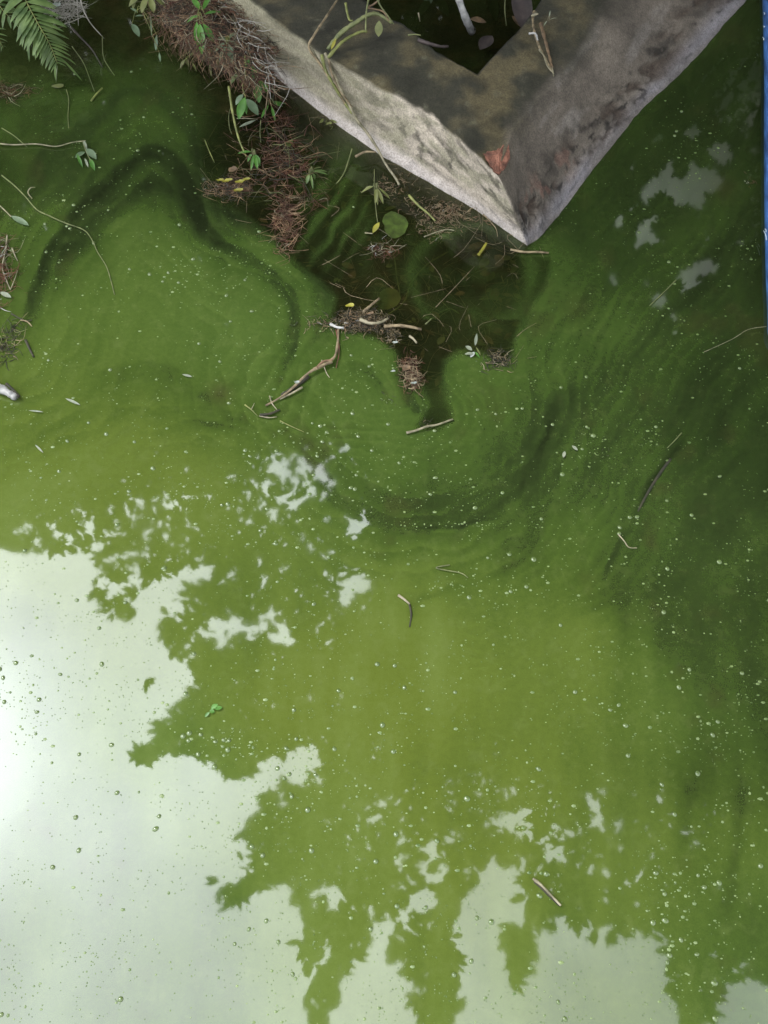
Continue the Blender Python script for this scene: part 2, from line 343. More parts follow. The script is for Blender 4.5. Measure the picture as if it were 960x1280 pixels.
film = .10+.30*fbm(X/40, Y/40, 4, 61)                                              # thin green film still lying on the open water
left = (1-sstep(200, 300, X)); film = film+.50*left*sstep(20, 130, Y)+.22*left
stripe = .5+.5*np.sin((wx*.80+wy*.55)/3.1+4.5*fbm(X/60, Y/60, 3, 71))
film += .85*(stripe**2)*np.exp(-((X-405)**2/48**2+(Y-275)**2/62**2))
film += .42*np.exp(-((X-600)**2/70**2+(Y-375)**2/40**2))*(.6+.6*fbm(wx/26, wy/26, 3, 77))
ringd = np.abs(np.hypot((wx-590)*.9, wy-350)-68); film += .45*np.exp(-(ringd/9)**2)*(Y < 400)
film += .55*np.exp(-((X-385)**2/22**2+(Y-215)**2/26**2))+.3*np.exp(-((X-430)**2/30**2+(Y-200)**2/34**2))
film += .35*np.exp(-((X-540)**2/30**2+(Y-500)**2/40**2))+.25*np.exp(-((X-670)**2/18**2+(Y-330)**2/40**2))
film += .8*np.maximum(0, np.sin(8*fbm(wx/75, wy/75, 3, 63)+wx/24))**3*fbm(X/60+3, Y/60, 2, 64)
film = np.clip(film, 0.02, .95)
wallside = sstep(760, 700, X+ (Y-250)*.9)                                          # right of the wall the film is closed
CLEAR = CL*(1-film)
CLEAR = np.where((X > 700), 0, CLEAR)
CLEAR = np.where((sdist > 0) & (X > 663) & (Y < 320), CLEAR*.3, CLEAR)
ALG_SHADE = np.where(CL > 0, ALG_SHADE*(1-CL)+CL*(.26+.18*film), ALG_SHADE)
ALG_SHADE = np.clip(ALG_SHADE, 0, 1)

def build_water():
    dy = CP+(640-Y)/FPX*SP; dz = -SP+(640-Y)/FPX*CP; dx = (X-480)/FPX; tt = CAM_H/-dz
    V = np.stack([dx*tt, dy*tt, np.zeros_like(dx)], -1).reshape(-1, 3)
    idx = np.arange(Wd*Hd).reshape(Hd, Wd)
    F = np.stack([idx[:-1, :-1], idx[1:, :-1], idx[1:, 1:], idx[:-1, 1:]], -1).reshape(-1, 4)
    ring = np.concatenate([idx[0, :-1], idx[:-1, -1], idx[-1, ::-1][:-1], idx[::-1, 0][:-1]])
    c = np.array([0, 1.2, 0]); prev = ring; Vs = [V]; Fs = [F]; attr = [np.arange(Wd*Hd)]
    for k in (1.6, 4, 60):
        nv = (V[ring]-c)*k+c; base = sum(len(v) for v in Vs); Vs.append(nv); attr.append(ring); new = np.arange(len(ring))+base
        Fs.append(np.stack([prev, np.roll(prev, -1), np.roll(new, -1), new], -1)); prev = new
    V = np.concatenate(Vs); F = np.concatenate(Fs); am = np.concatenate(attr)
    me = bpy.data.meshes.new('water'); me.vertices.add(len(V)); me.vertices.foreach_set('co', V.astype(np.float32).ravel())
    me.loops.add(F.size); me.loops.foreach_set('vertex_index', F.astype(np.int32).ravel())
    me.polygons.add(len(F)); me.polygons.foreach_set('loop_start', np.arange(len(F), dtype=np.int32)*4); me.update(calc_edges=True); me.validate()
    if me.polygons[0].normal.z < 0: me.flip_normals()
    for k, A in (('algae', ALG_SHADE), ('clear', CLEAR), ('yellow', np.clip(YEL*1.0, 0, 1)), ('stain', np.clip(STAIN, 0, 1))):
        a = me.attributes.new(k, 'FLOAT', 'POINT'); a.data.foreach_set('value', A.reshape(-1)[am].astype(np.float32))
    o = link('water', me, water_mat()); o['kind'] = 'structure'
build_water()

def sheet(name, x0, x1, y0, y1, n, hf, m, kind='structure', parent=None):
    xs = np.linspace(x0, x1, n); ys = np.linspace(y0, y1, n); A, B = np.meshgrid(xs, ys); Z = hf(A, B)
    me = bpy.data.meshes.new(name); V = np.stack([A, B, Z], -1).reshape(-1, 3); idx = np.arange(n*n).reshape(n, n)
    F = np.stack([idx[:-1, :-1], idx[:-1, 1:], idx[1:, 1:], idx[1:, :-1]], -1).reshape(-1, 4)
    me.from_pydata(V.tolist(), [], F.tolist()); me.polygons.foreach_set('use_smooth', [True]*len(F))
    o = link(name, me, m, parent)
    if kind: o['kind'] = kind
    return o
sheet('pond_bed', -40, 40, -40, 40, 90, lambda a, b: -.30+0*a, M['bed'])
sheet('pond_bed', -1.3, 1.2, .9, 3.6, 120, lambda a, b: -.12+.035*fbm(a*6, b*6, 4, 5)-.3*sstep(.6, 1.2, np.abs(a+.05)), M['bed'])
# banks: the far bank carries the trees and the house, a near bank lies behind the camera
sheet('bank', -40, 40, 3.6, 60, 80, lambda a, b: -.3+sstep(3.6, 5.2, b)*.7+.08*fbm(a, b, 4, 9), M['bank'])
sheet('bank', 2.2, 40, -30, 3.6, 60, lambda a, b: -.3+sstep(2.2, 3.2, a)*.7+.08*fbm(a, b, 4, 19), M['bank'])
sheet('bank', -40, 2.2, -40, -.75, 60, lambda a, b: -.3+sstep(-.75, -1.1, b)*.55+.05*fbm(a, b, 4, 29), M['bank'])

# ------------------------------------------------------------------ concrete wall with its corner toward the camera
WH = .17
def smooth_path(keys, n):
    k = np.array(keys, float); s = np.linspace(0, len(k)-1, n); i = np.minimum(s.astype(int), len(k)-2); f = (s-i)[:, None]
    return k[i]*(1-f)+k[i+1]*f
L_base = [(659,307),(600,266),(540,230),(480,197),(420,155),(330,85),(250,25),(140,-70),(-10,-200)]
L_top  = [(622,214),(585,186),(551,155),(519,133),(484,116),(417,77),(333,18),(285,-22),(175,-120)]
L_hole = [(598,92),(572,78),(549,66),(530,52),(514,38),(470,12),(430,-20),(390,-60),(300,-150)]
R_base = [(659,307),(673,298),(701,265),(750,200),(807,133),(853,90),(923,12),(985,-55),(1090,-180)]
R_top  = [(622,214),(640,168),(652,150),(677,120),(703,94),(740,50),(765,8),(800,-50),(880,-170)]
R_hole = [(598,92),(612,76),(625,62),(634,52),(648,38),(668,13),(690,-22),(722,-70),(790,-170)]
nu = 220
def arm(b, t, h): return smooth_path(b, nu), smooth_path(t, nu), smooth_path(h, nu)
lb, lt, lh = arm(L_base, L_top, L_hole); rb, rt, rh = arm(R_base, R_top, R_hole)
base = np.vstack([lb[::-1], rb[1:]]); top = np.vstack([lt[::-1], rt[1:]]); hole = np.vstack([lh[::-1], rh[1:]])
nst = len(base); CU = nu-1
def P3(p, z): return np.array([tuple(P(a, b, z)) for a, b in p])
B0 = P3(base, 0); T0 = P3(top, WH); H0 = P3(hole, WH)
rows = []; zone = []
foot = B0+(B0-T0)*np.array([.9, .9, 0])*1.2; foot[:, 2] = -.22
nf, ntp = 44, 34
for k in range(4): rows.append(foot*(1-k/4)+B0*(k/4)); zone.append(0.0)
for k in range(nf):
    f = k/nf; rows.append(B0*(1-f)+T0*f); zone.append(f)
for k in range(ntp):
    f = k/ntp; rows.append(T0*(1-f)+H0*f); zone.append(1+f)
H1 = H0.copy(); H1[:, 2] = -.15
for k in range(5): rows.append(H0*(1-k/4)+H1*(k/4)); zone.append(2.0)
G = np.array(rows); Z = np.repeat(np.array(zone)[:, None], nst, 1); U = np.repeat(np.arange(nst)[None]-CU, len(rows), 0)*89/(nu-1)
# roughness: swells, casting ripples along the left face, chips along the right foot, a broken corner
rx, ry, rz = G[..., 0], G[..., 1], G[..., 2]
nrm_l = np.array([-.62, -.70, .35]); nrm_r = np.array([.72, -.40, .55])
rightw = sstep(-1, 1, U)[..., None]; nrm = nrm_l*(1-rightw)+nrm_r*rightw
tz = sstep(.85, 1.1, Z)[..., None]; nrm = nrm*(1-tz)+np.array([0, 0, 1.])*tz
s_al = U/6.0
d = .003*fbm(rx*9, ry*9+rz*9, 4, 81)+.0015*fbm(rx*40, ry*40+rz*30, 3, 82)
facem = sstep(0, .12, Z)*sstep(1.05, .85, Z)
d += facem*(U < 0)*(.003*fbm(s_al*.7+Z*3.5, Z*4-s_al*.4, 4, 83))                       # ripples on left face
d += facem*(U > 0)*(.006*fbm(s_al*.5+Z, Z*2.5, 3, 84))
chip = sstep(.0, .25, fbm(U/3.4, Z*7+3, 5, 86))*np.exp(-((Z-.28-.05*np.sin(U/9))/.16)**2)*(U > 3)
d -= .013*chip
d += .006*np.exp(-((Z-.12)/.05)**2)*(U > 0)*(.5+fbm(U/4, Z*2, 3, 88))
brk = np.exp(-(((U+1.5)/3.6)**2+((Z-1.0)/.16)**2)); d -= .016*brk
d += sstep(1.1, 1.9, Z)*.006*fbm(rx*22, ry*22, 4, 87)
Gd = G+nrm*d[..., None]; Gd[-5:] = G[-5:]+.006*np.stack([fbm(ry[-5:]*30, rz[-5:]*30, 3, 90)]*3, -1)*[1, 1, 0]
me = bpy.data.meshes.new('concrete'); nr = len(rows); idx = np.arange(nr*nst).reshape(nr, nst)
F = np.stack([idx[:-1, :-1], idx[:-1, 1:], idx[1:, 1:], idx[1:, :-1]], -1).reshape(-1, 4)
me.from_pydata(Gd.reshape(-1, 3).tolist(), [], F.tolist()); me.polygons.foreach_set('use_smooth', [True]*len(F))
# colours on the concrete: pale render, grey brown render with right-side shade painted in, moss, waterline lime, brick showing through
ul = U < 0
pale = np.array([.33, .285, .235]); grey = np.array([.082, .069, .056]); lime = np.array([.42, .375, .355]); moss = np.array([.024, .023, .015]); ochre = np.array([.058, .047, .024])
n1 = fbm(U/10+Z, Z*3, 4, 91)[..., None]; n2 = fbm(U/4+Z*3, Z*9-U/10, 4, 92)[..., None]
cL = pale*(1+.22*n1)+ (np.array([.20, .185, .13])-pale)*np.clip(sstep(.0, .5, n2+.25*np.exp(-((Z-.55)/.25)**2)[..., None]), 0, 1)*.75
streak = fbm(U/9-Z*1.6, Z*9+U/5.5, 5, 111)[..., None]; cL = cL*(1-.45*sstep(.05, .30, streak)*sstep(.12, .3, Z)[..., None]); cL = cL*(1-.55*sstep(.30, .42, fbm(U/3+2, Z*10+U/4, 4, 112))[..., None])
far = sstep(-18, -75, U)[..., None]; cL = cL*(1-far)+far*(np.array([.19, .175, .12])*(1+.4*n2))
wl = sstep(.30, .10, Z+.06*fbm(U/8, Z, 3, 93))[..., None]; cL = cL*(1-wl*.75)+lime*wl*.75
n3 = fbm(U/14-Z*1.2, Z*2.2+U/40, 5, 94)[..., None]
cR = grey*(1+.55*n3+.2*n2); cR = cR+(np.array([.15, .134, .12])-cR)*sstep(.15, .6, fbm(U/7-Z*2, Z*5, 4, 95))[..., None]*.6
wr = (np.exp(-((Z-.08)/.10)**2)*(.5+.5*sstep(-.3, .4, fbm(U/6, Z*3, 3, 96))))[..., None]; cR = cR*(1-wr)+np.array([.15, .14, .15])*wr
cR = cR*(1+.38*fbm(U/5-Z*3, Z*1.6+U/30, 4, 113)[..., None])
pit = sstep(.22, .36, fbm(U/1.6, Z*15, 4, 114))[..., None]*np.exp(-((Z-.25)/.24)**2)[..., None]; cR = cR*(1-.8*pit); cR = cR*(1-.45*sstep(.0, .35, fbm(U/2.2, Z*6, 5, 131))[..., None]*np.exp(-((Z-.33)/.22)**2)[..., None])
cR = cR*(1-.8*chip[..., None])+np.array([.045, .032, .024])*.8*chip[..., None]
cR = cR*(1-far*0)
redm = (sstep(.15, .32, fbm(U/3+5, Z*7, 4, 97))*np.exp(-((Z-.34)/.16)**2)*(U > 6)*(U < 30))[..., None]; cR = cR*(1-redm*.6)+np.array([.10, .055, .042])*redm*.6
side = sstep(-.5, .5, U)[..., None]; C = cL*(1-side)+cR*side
n4 = fbm(rx*14, ry*14, 5, 98)[..., None]; cT = moss*(1+.6*n4)+(ochre-moss)*sstep(-.15, .5, n4+.35*np.exp(-((U-3)/12)**2)[..., None]-.1)
cT = cT+(np.array([.095, .09, .06])-cT)*sstep(.35, .7, fbm(rx*30, ry*30, 4, 99))[..., None]*.5
edge = .07*fbm(U/5, Z*4, 4, 100)
tL = sstep(.97, 1.05, Z+edge); tR = sstep(.75, 1.25, Z+edge*2); tm = np.where(ul, tL, tR)[..., None]
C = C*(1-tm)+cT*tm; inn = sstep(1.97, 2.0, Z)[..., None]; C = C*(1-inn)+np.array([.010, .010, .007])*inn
wet = sstep(-.02, -.05, rz)[..., None]; C = C*(1-wet)+np.array([.03, .028, .015])*wet
C = np.clip(C, .004, .9)
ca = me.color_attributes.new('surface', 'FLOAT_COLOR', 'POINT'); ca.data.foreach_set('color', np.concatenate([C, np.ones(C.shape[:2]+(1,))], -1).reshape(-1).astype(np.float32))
def concrete_mat():
    m, t = newmat('weathered concrete'); L = t.links.new; o = N(t, 'ShaderNodeOutputMaterial'); p = N(t, 'ShaderNodeBsdfPrincipled')
    a = N(t, 'ShaderNodeVertexColor', layer_name='surface'); tc = N(t, 'ShaderNodeTexCoord')
    n = N(t, 'ShaderNodeTexNoise'); n.inputs['Scale'].default_value = 60; n.inputs['Detail'].default_value = 9; n.inputs['Roughness'].default_value = .7; L(tc.outputs['Object'], n.inputs['Vector'])
    n2 = N(t, 'ShaderNodeTexNoise'); n2.inputs['Scale'].default_value = 260; n2.inputs['Detail'].default_value = 4; L(tc.outputs['Object'], n2.inputs['Vector'])
    mr = N(t, 'ShaderNodeMapRange'); mr.inputs['From Min'].default_value = .25; mr.inputs['From Max'].default_value = .75; mr.inputs['To Min'].default_value = .68; mr.inputs['To Max'].default_value = 1.28; L(n.outputs[0], mr.inputs[0])
    mr2 = N(t, 'ShaderNodeMapRange'); mr2.inputs['From Min'].default_value = .2; mr2.inputs['From Max'].default_value = .8; mr2.inputs['To Min'].default_value = .55; mr2.inputs['To Max'].default_value = 1.45; L(n2.outputs[0], mr2.inputs[0])
    mu = N(t, 'ShaderNodeMath', operation='MULTIPLY'); L(mr.outputs[0], mu.inputs[0]); L(mr2.outputs[0], mu.inputs[1])
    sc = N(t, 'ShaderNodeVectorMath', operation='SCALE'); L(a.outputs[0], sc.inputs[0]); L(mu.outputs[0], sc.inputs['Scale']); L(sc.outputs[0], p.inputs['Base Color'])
    p.inputs['Roughness'].default_value = .88; p.inputs['Specular IOR Level'].default_value = .25
    ad = N(t, 'ShaderNodeMath', operation='MULTIPLY_ADD'); ad.inputs[1].default_value = .35; L(n2.outputs[0], ad.inputs[0]); L(n.outputs[0], ad.inputs[2])
    b = N(t, 'ShaderNodeBump'); b.inputs['Strength'].default_value = .5; b.inputs['Distance'].default_value = .003; L(ad.outputs[0], b.inputs['Height']); L(b.outputs[0], p.inputs['Normal'])
    L(p.outputs[0], o.inputs[0]); return m
wall = empty('concrete_wall', P(640, 200, 0), 'weathered concrete wall corner jutting into the green water with a mossy top', 'wall')
link('render', me, concrete_mat(), wall)
# brick showing at the broken corner and along the right face
def chunk(pts, z0, z1, m, parent, name='brick', seed=0):
    bm = bmesh.new(); c = np.mean(pts, 0); rr = random.Random(seed)
    n = len(pts); lo_ = [bm.verts.new(P(a, b, z0)) for a, b in pts]; hi = [bm.verts.new(P(c[0]+(a-c[0])*.82+rr.uniform(-2, 2), c[1]+(b-c[1])*.82+rr.uniform(-2, 2), z1+rr.uniform(-.004, .004))) for a, b in pts]
    for i in range(n): bm.faces.new((lo_[i], lo_[(i+1) % n], hi[(i+1) % n], hi[i]))
    ctr = bm.verts.new(P(c[0], c[1], z1+.006))
    for i in range(n): bm.faces.new((hi[i], hi[(i+1) % n], ctr))
    bmesh.ops.subdivide_edges(bm, edges=bm.edges[:], cuts=2, use_grid_fill=True)
    for v in bm.verts: v.co += Vector((rr.uniform(-1, 1), rr.uniform(-1, 1), rr.uniform(-1, 1)))*.0022
    bmesh.ops.recalc_face_normals(bm, faces=bm.faces[:]); return obj(name, bm, m, parent, False)
chunk([(601,191),(612,188),(622,178),(634,163),(640,160),(638,180),(638,200),(630,215),(624,224),(614,214),(606,204)], WH-.05, WH-.004, M['brick'], wall, seed=1)

# soil and rotting leaves inside the wall
sheet('soil', .05, 1.1, 2.35, 4.2, 50, lambda a, b: -.13+.02*fbm(a*8, b*8, 4, 3), M['soil'])

# ------------------------------------------------------------------ stems, leaves, debris builders
def tube(bm, pts, r0, r1=None, sides=6, n=5, wob=0.0, rr=random):
    if r1 is None: r1 = r0*.6
    c = catmull([tuple(p) for p in pts], n) if len(pts) > 1 else np.array(pts); m = len(c); rings = []
    for i in range(m):
        p = Vector(c[i]); tdir = (Vector(c[min(i+1, m-1)])-Vector(c[max(i-1, 0)]))
        if tdir.length < 1e-9: tdir = Vector((0, 0, 1))
        tdir.normalize(); a = tdir.cross(Vector((.13, .2, .97)))
        if a.length < .05: a = tdir.cross(Vector((1, 0, 0)))
        a.normalize(); b = tdir.cross(a); r = (r0+(r1-r0)*i/(m-1))*(1+wob*rr.uniform(-1, 1))
        rings.append([bm.verts.new(p+a*(r*math.cos(k*2*math.pi/sides))+b*(r*math.sin(k*2*math.pi/sides))) for k in range(sides)])
    for i in range(m-1):
        for k in range(sides): bm.faces.new((rings[i][k], rings[i][(k+1) % sides], rings[i+1][(k+1) % sides], rings[i+1][k]))
    bm.faces.new(rings[0][::-1]); bm.faces.new(rings[-1])
def px_path(pts):
    """(px, py, z) triples, or pairs lying on the water"""
    return [P(p[0], p[1], p[2] if len(p) > 2 else .004) for p in pts]
def stem(name, pts, r0, r1, m, label, cat='twig', group=None, parent=None, wob=.12, sides=6):
    bm = bmesh.new(); q = px_path(pts); tube(bm, q, r0, r1, sides, 5, wob); o = obj(name, bm, m, parent)
    if parent is None: recentre(o, q[0]); tag(o, label, cat, group)
    return o
def blade(bm, p0, p1, w, up=Vector((0, 0, 1)), droop=0.0, fold=.25, n=6, shape=1.0, thick=.0006):
    """a leaf from p0 to p1, folded at its midrib, closed with a thin underside"""
    p0 = Vector(p0); p1 = Vector(p1); ax = p1-p0; L_ = ax.length; ax.normalize(); sd_ = ax.cross(up)
    if sd_.length < 1e-3: sd_ = ax.cross(Vector((1, 0, 0)))
    sd_.normalize(); nn = sd_.cross(ax).normalized(); rowsv = []
    for i in range(n+1):
        t = i/n; ww = w*.5*max(0, math.sin(math.pi*min(1, t**shape*.97+.02)))**.8; c = p0+ax*(L_*t)-nn*(droop*t*t)
        rowsv.append([bm.verts.new(c-sd_*ww+nn*ww*fold), bm.verts.new(c), bm.verts.new(c+sd_*ww+nn*ww*fold)])
    for i in range(n):
        a, b = rowsv[i], rowsv[i+1]
        bm.faces.new((a[0], a[1], b[1], b[0])); bm.faces.new((a[1], a[2], b[2], b[1]))
def disc_leaf(bm, c, rx_, ry_, rot, notch=.0, cup=.12, n=18, lobes=0, tilt=(0, 0)):
    c = Vector(c); ctr = bm.verts.new(c); inner = []; outer = []
    for k in range(n):
        a = 2*math.pi*k/n; j_ = .22 if rx_ < .015 else .035; r = 1+lobes*math.sin(a*5)+.04*math.sin(a*3+1)+(.2 if rx_ < .015 else 0)*math.sin(a*2+rot*7)+random.uniform(-j_, j_)
        if abs(a-math.pi) < .2: r *= 1-notch
        x = math.cos(a)*rx_*r; y = math.sin(a)*ry_*r*(1-.12*math.cos(a))
        X_ = x*math.cos(rot)-y*math.sin(rot); Y_ = x*math.sin(rot)+y*math.cos(rot)
        for f, lst in ((.5, inner), (1, outer)): lst.append(bm.verts.new(c+Vector((X_*f, Y_*f, cup*rx_*f*f*(.6+.5*math.sin(2*a))+X_*f*tilt[0]+Y_*f*tilt[1]))))
    for k in range(n):
        j = (k+1) % n; bm.faces.new((ctr, inner[k], inner[j])); bm.faces.new((inner[k], outer[k], outer[j], inner[j]))
def scatter_stalks(bm, n, region, z, length, r, dirf=None, rr=random, curl=.35, zf=None):
    for _ in range(n):
        x, y = region(rr); l = length*rr.uniform(.4, 1.2); a = dirf(x, y, rr) if dirf else rr.uniform(0, 2*math.pi)
        zz = (zf(x, y) if zf else 0)+z*rr.uniform(.1, 1); p = P(x, y, zz); d_ = Vector((math.cos(a), math.sin(a), rr.uniform(-.3, .3))); s_ = Vector((-d_.y, d_.x, rr.uniform(-.4, .4)))
        q = [p, p+d_*l*.5+s_*l*curl*rr.uniform(-.5, .5), p+d_*l+s_*l*curl*rr.uniform(-1, 1)]
        tube(bm, q, r*rr.uniform(.5, 1.3), r*.4, 3, 3)
def ell(cx, cy, a, b):
    def f(rr):
        t = rr.uniform(0, 2*math.pi); s = math.sqrt(rr.random()); return cx+a*s*math.cos(t), cy+b*s*math.sin(t)
    return f
def debris(name, label, cat, parts, group=None):
    """parts: list of (part name, bmesh, material)"""
    e = None
    for nm, bm, m in parts:
        if e is None:
            bm.verts.ensure_lookup_table(); c = sum((v.co for v in bm.verts), Vector())/len(bm.verts); e = empty(name, (c.x, c.y, max(0, c.z-.01)), label, cat, group)
        obj(nm, bm, m, e)
    return e
def lf(pts, w, droop=0, fold=.25, shape=1.0, up=Vector((0, 0, 1)), bm=None):
    bm = bm or bmesh.new(); blade(bm, px_path([pts[0]])[0], px_path([pts[1]])[0], w, up, droop, fold, 7, shape); return bm
def leaf_obj(name, pts, w, m, label=None, cat='leaf', parent=None, droop=.0, shape=1.0, fold=.25, group=None):
    o = obj(name, lf(pts, w, droop, fold, shape), M[m], parent)
    if parent is None: recentre(o, px_path([pts[0]])[0]); tag(o, label, cat, group)
    return o

# ---- earth ledge with straw, top left against the wall
ledge_c = P(255, 10, 0)
def ledge_z(a, b):
    # height over the water of the little earth ledge, by its own outline on the ground
    q = np.stack([a, b], -1); pts = [P(175, -60), P(205, 30), P(235, 68), P(285, 95), P(330, 120), P(345, 95), P(300, 20), P(240, -120)]
    poly = [(p.x, p.y) for p in pts]; d_, _ = seg_dist(a, b, poly, True); i_ = inside(a, b, poly)
    return np.where(i_, np.minimum(d_*1.3, .10), -.03)+.012*fbm(a*25, b*25, 3, 14)*i_
e = empty('earth_ledge', (ledge_c.x, ledge_c.y, 0), 'small earth ledge matted with brown straw and roots against the left end of the wall', 'straw mat')
sheet('soil', P(150, 0).x-.1, P(360, 0).x+.05, P(300, 130).y, P(200, -160).y, 70, ledge_z, M['bank'], None, e).matrix_parent_inverse = Matrix.Translation(-e.location)
bm = bmesh.new(); rr = random.Random(3)
def reg(rr):
    t = rr.random(); s = rr.random(); x = 190+150*t; return x+rr.uniform(-8, 8), -40+s*(62+70*t**1.0)+t*25
def zf_(x, y): return .07+.03*(1-abs(x-260)/90)
scatter_stalks(bm, 620, reg, .05, .085, .0009, lambda x, y, rr: rr.gauss(-1.15, .6), rr, .5, zf_)
o = obj('dry_straw', bm, M['straw'], e); o['kind'] = 'stuff'
bm = bmesh.new(); scatter_stalks(bm, 420, reg, .045, .07, .0012, lambda x, y, rr: rr.gauss(-1.0, .8), rr, .6, zf_)
o = obj('red_roots', bm, M['red_straw'], e); o['kind'] = 'stuff'
bm = bmesh.new(); scatter_stalks(bm, 170, reg, .055, .07, .0012, lambda x, y, rr: rr.gauss(-1.1, .6), rr, .6, zf_)
o = obj('bleached_straw', bm, M['pale_stem'], e); o['kind'] = 'stuff'
bm = bmesh.new(); scatter_stalks(bm, 300, reg, .04, .06, .0012, lambda x, y, rr: rr.gauss(-1.1, .9), rr, .6, zf_)
o = obj('rotten_straw', bm, M['dark_stem'], e); o['kind'] = 'stuff'
bm = bmesh.new(); scatter_stalks(bm, 60, lambda rr: (lambda t: (262+80*t+rr.uniform(-16, 12), -35+130*t+rr.uniform(-14, 10)))(rr.random()), .05, .09, .0013, lambda x, y, rr: rr.gauss(-.85, .45), rr, .5, lambda x, y: .10)
o = obj('pale_straw', bm, M['white_root'], e); o['kind'] = 'stuff'
# hanging fringe of straw over the water
bm = bmesh.new()
for k in range(170):
    t = rr.random(); x = 197+125*t; y = 30+t*70+rr.uniform(-18, 10); p = P(x, y, .08); q = P(x+rr.uniform(-6, 14), y+rr.uniform(14, 34), rr.uniform(.005, .03)); mth = (p+q)/2+Vector((rr.uniform(-.02, .02), -.02, .02))
    tube(bm, [p, mth, q], .0011, .0005, 3, 3)
o = obj('straw_fringe', bm, M['straw'], e); o['kind'] = 'stuff'

# ---- ledge plants
def sprig(name, label, base_px, leaves, m='leaf_green', stem_r=.0012, sm='green_stem', group=None):
    p0 = P(*base_px); e = empty(name, p0, label, 'plant', group)
    for (a, b, w) in leaves:
        A, B = P(*a), P(*b); bm = bmesh.new(); tube(bm, [p0, (p0+A)/2+Vector((0, 0, .012)), A], stem_r, stem_r*.6, 5, 4); obj('stem', bm, M[sm], e)
        bm = bmesh.new(); blade(bm, A, B, w, Vector((0, 0, 1)), .006, .3, 7); obj('leaf', bm, M[m], e)
    return e
sprig('leafy_sprig', 'small bright green sprig rooted in the middle of the straw mat', (250, 15, .13),
      [((250,30,.15),(252,66,.12),.022), ((246,28,.15),(246,55,.13),.016), ((254,30,.15),(268,52,.12),.018), ((248,20,.15),(232,26,.14),.014), ((256,18,.15),(276,12,.14),.014), ((250,12,.15),(240,-4,.16),.016), ((254,12,.15),(262,-6,.16),.014)])
sprig('leafy_sprig', 'dull green rosette on the lower end of the straw mat by the wall', (285, 52, .12),
      [((284,54,.13),(268,62,.12),.016), ((286,56,.13),(290,78,.11),.018), ((282,50,.13),(272,44,.13),.014), ((288,52,.13),(300,60,.11),.016), ((283,58,.13),(272,76,.1),.014), ((287,48,.13),(294,38,.13),.012), ((280,56,.12),(280,74,.1),.012)], 'leaf_grey')
sprig('leafy_sprig', 'yellow green leafy tuft at the top edge beside the straw mat', (185, -12, .12),
      [((184,-4,.13),(176,14,.12),.018), ((188,-2,.13),(192,14,.12),.018), ((178,-8,.13),(160,6,.12),.02), ((192,-6,.13),(206,6,.12),.016), ((186,-14,.13),(180,-30,.13),.02), ((176,-14,.13),(160,-14,.12),.02), ((170,-8,.13),(165,10,.11),.014)], 'leaf_olive')
sprig('leafy_sprig', 'thin grey green shoots hanging to the water left of the straw mat', (176, 10, .09),
      [((172,16,.08),(163,8,.09),.008), ((165,30,.05),(174,44,.04),.018), ((188,16,.07),(189,45,.03),.005), ((196,44,.04),(194,62,.02),.010), ((199,66,.02),(200,76,.01),.006), ((180,20,.07),(168,18,.07),.007)], 'leaf_grey')
sprig('leafy_sprig', 'thin pale green sprig hanging below the straw mat over dark water', (268, 62, .08),
      [((270,66,.06),(273,84,.03),.006), ((262,80,.03),(264,96,.005),.006), ((250,84,.02),(258,88,.01),.008), ((232,74,.03),(224,84,.02),.010), ((232,72,.03),(236,82,.02),.008), ((228,70,.03),(222,73,.02),.008), ((240,78,.02),(246,88,.01),.006)], 'leaf_olive')
# the bright bamboo-like spray hanging from the wall foot
e = empty('hanging_spray', P(310, 95, .08), 'bright green pointed leaf spray hanging over dark water beside the pale wall', 'plant')
bm = bmesh.new(); tube(bm, px_path([(306,70,.12),(307,92,.10),(303,108,.08),(307,122,.06)]), .0016, .0012, 6); obj('stem', bm, M['green_stem'], e)
bm = bmesh.new(); tube(bm, px_path([(307,92,.10),(315,100,.08),(322,108,.06)]), .0012, .0009, 5); obj('stem', bm, M['green_stem'], e)
bm = bmesh.new(); tube(bm, px_path([(292,84,.08),(300,100,.07),(308,110,.05),(316,110,.05)]), .0010, .0008, 5); obj('stem', bm, M['green_stem'], e)
for a, b, w, m in [((306,122,.06),(298,148,.04),.024,'leaf_green'),((308,124,.06),(323,143,.04),.024,'leaf_grey'),((320,104,.07),(324,128,.04),.022,'leaf_green'),((322,102,.07),(336,114,.05),.026,'leaf_green'),
                   ((316,82,.10),(318,98,.08),.018,'leaf_green'),((306,122,.06),(308,142,.04),.010,'leaf_green'),((304,118,.06),(294,130,.05),.016,'leaf_grey'),((298,92,.07),(287,104,.05),.018,'fern'),
                   ((330,80,.09),(321,91,.07),.014,'leaf_grey'),((312,74,.11),(306,84,.10),.012,'leaf_green')]:
    bm = bmesh.new(); blade(bm, P(*a), P(*b), w, Vector((0, 0, 1)), .004, .3, 7); obj('leaf', bm, M[m], e)
leaf_obj('bamboo_leaf', ((299,159,.01),(320,150,.015)), .010, 'pale_leaf', 'narrow pale leaf lying on dark water under the green leaf spray', 'leaf')
stem('pale_twig', [(296,148,.02),(308,148,.02),(322,149,.02)], .0012, .0006, M['pale_stem'], 'short thin pale straw lying level just under the hanging green spray', 'twig')
stem('yellow_stalk', [(286,108,.10),(289,130,.08),(293,152,.05),(299,175,.02),(308,196,.003)], .0035, .0022, M['green_stem'], 'yellow green bent stem standing in the dark water left of the leaf spray', 'stalk')
stem('dry_stalk', [(335,112,.06),(333,130,.03),(331,148,.004)], .0018, .0015, M['twig'], 'short upright brown stem between the leaf spray and the wall', 'stalk')
stem('thin_stalk', [(290,128,.03),(286,145,.02),(287,160,.01),(290,168,.004)], .0010, .0006, M['vine'], 'hair thin curved stem beside the yellow green bent stem', 'stalk')
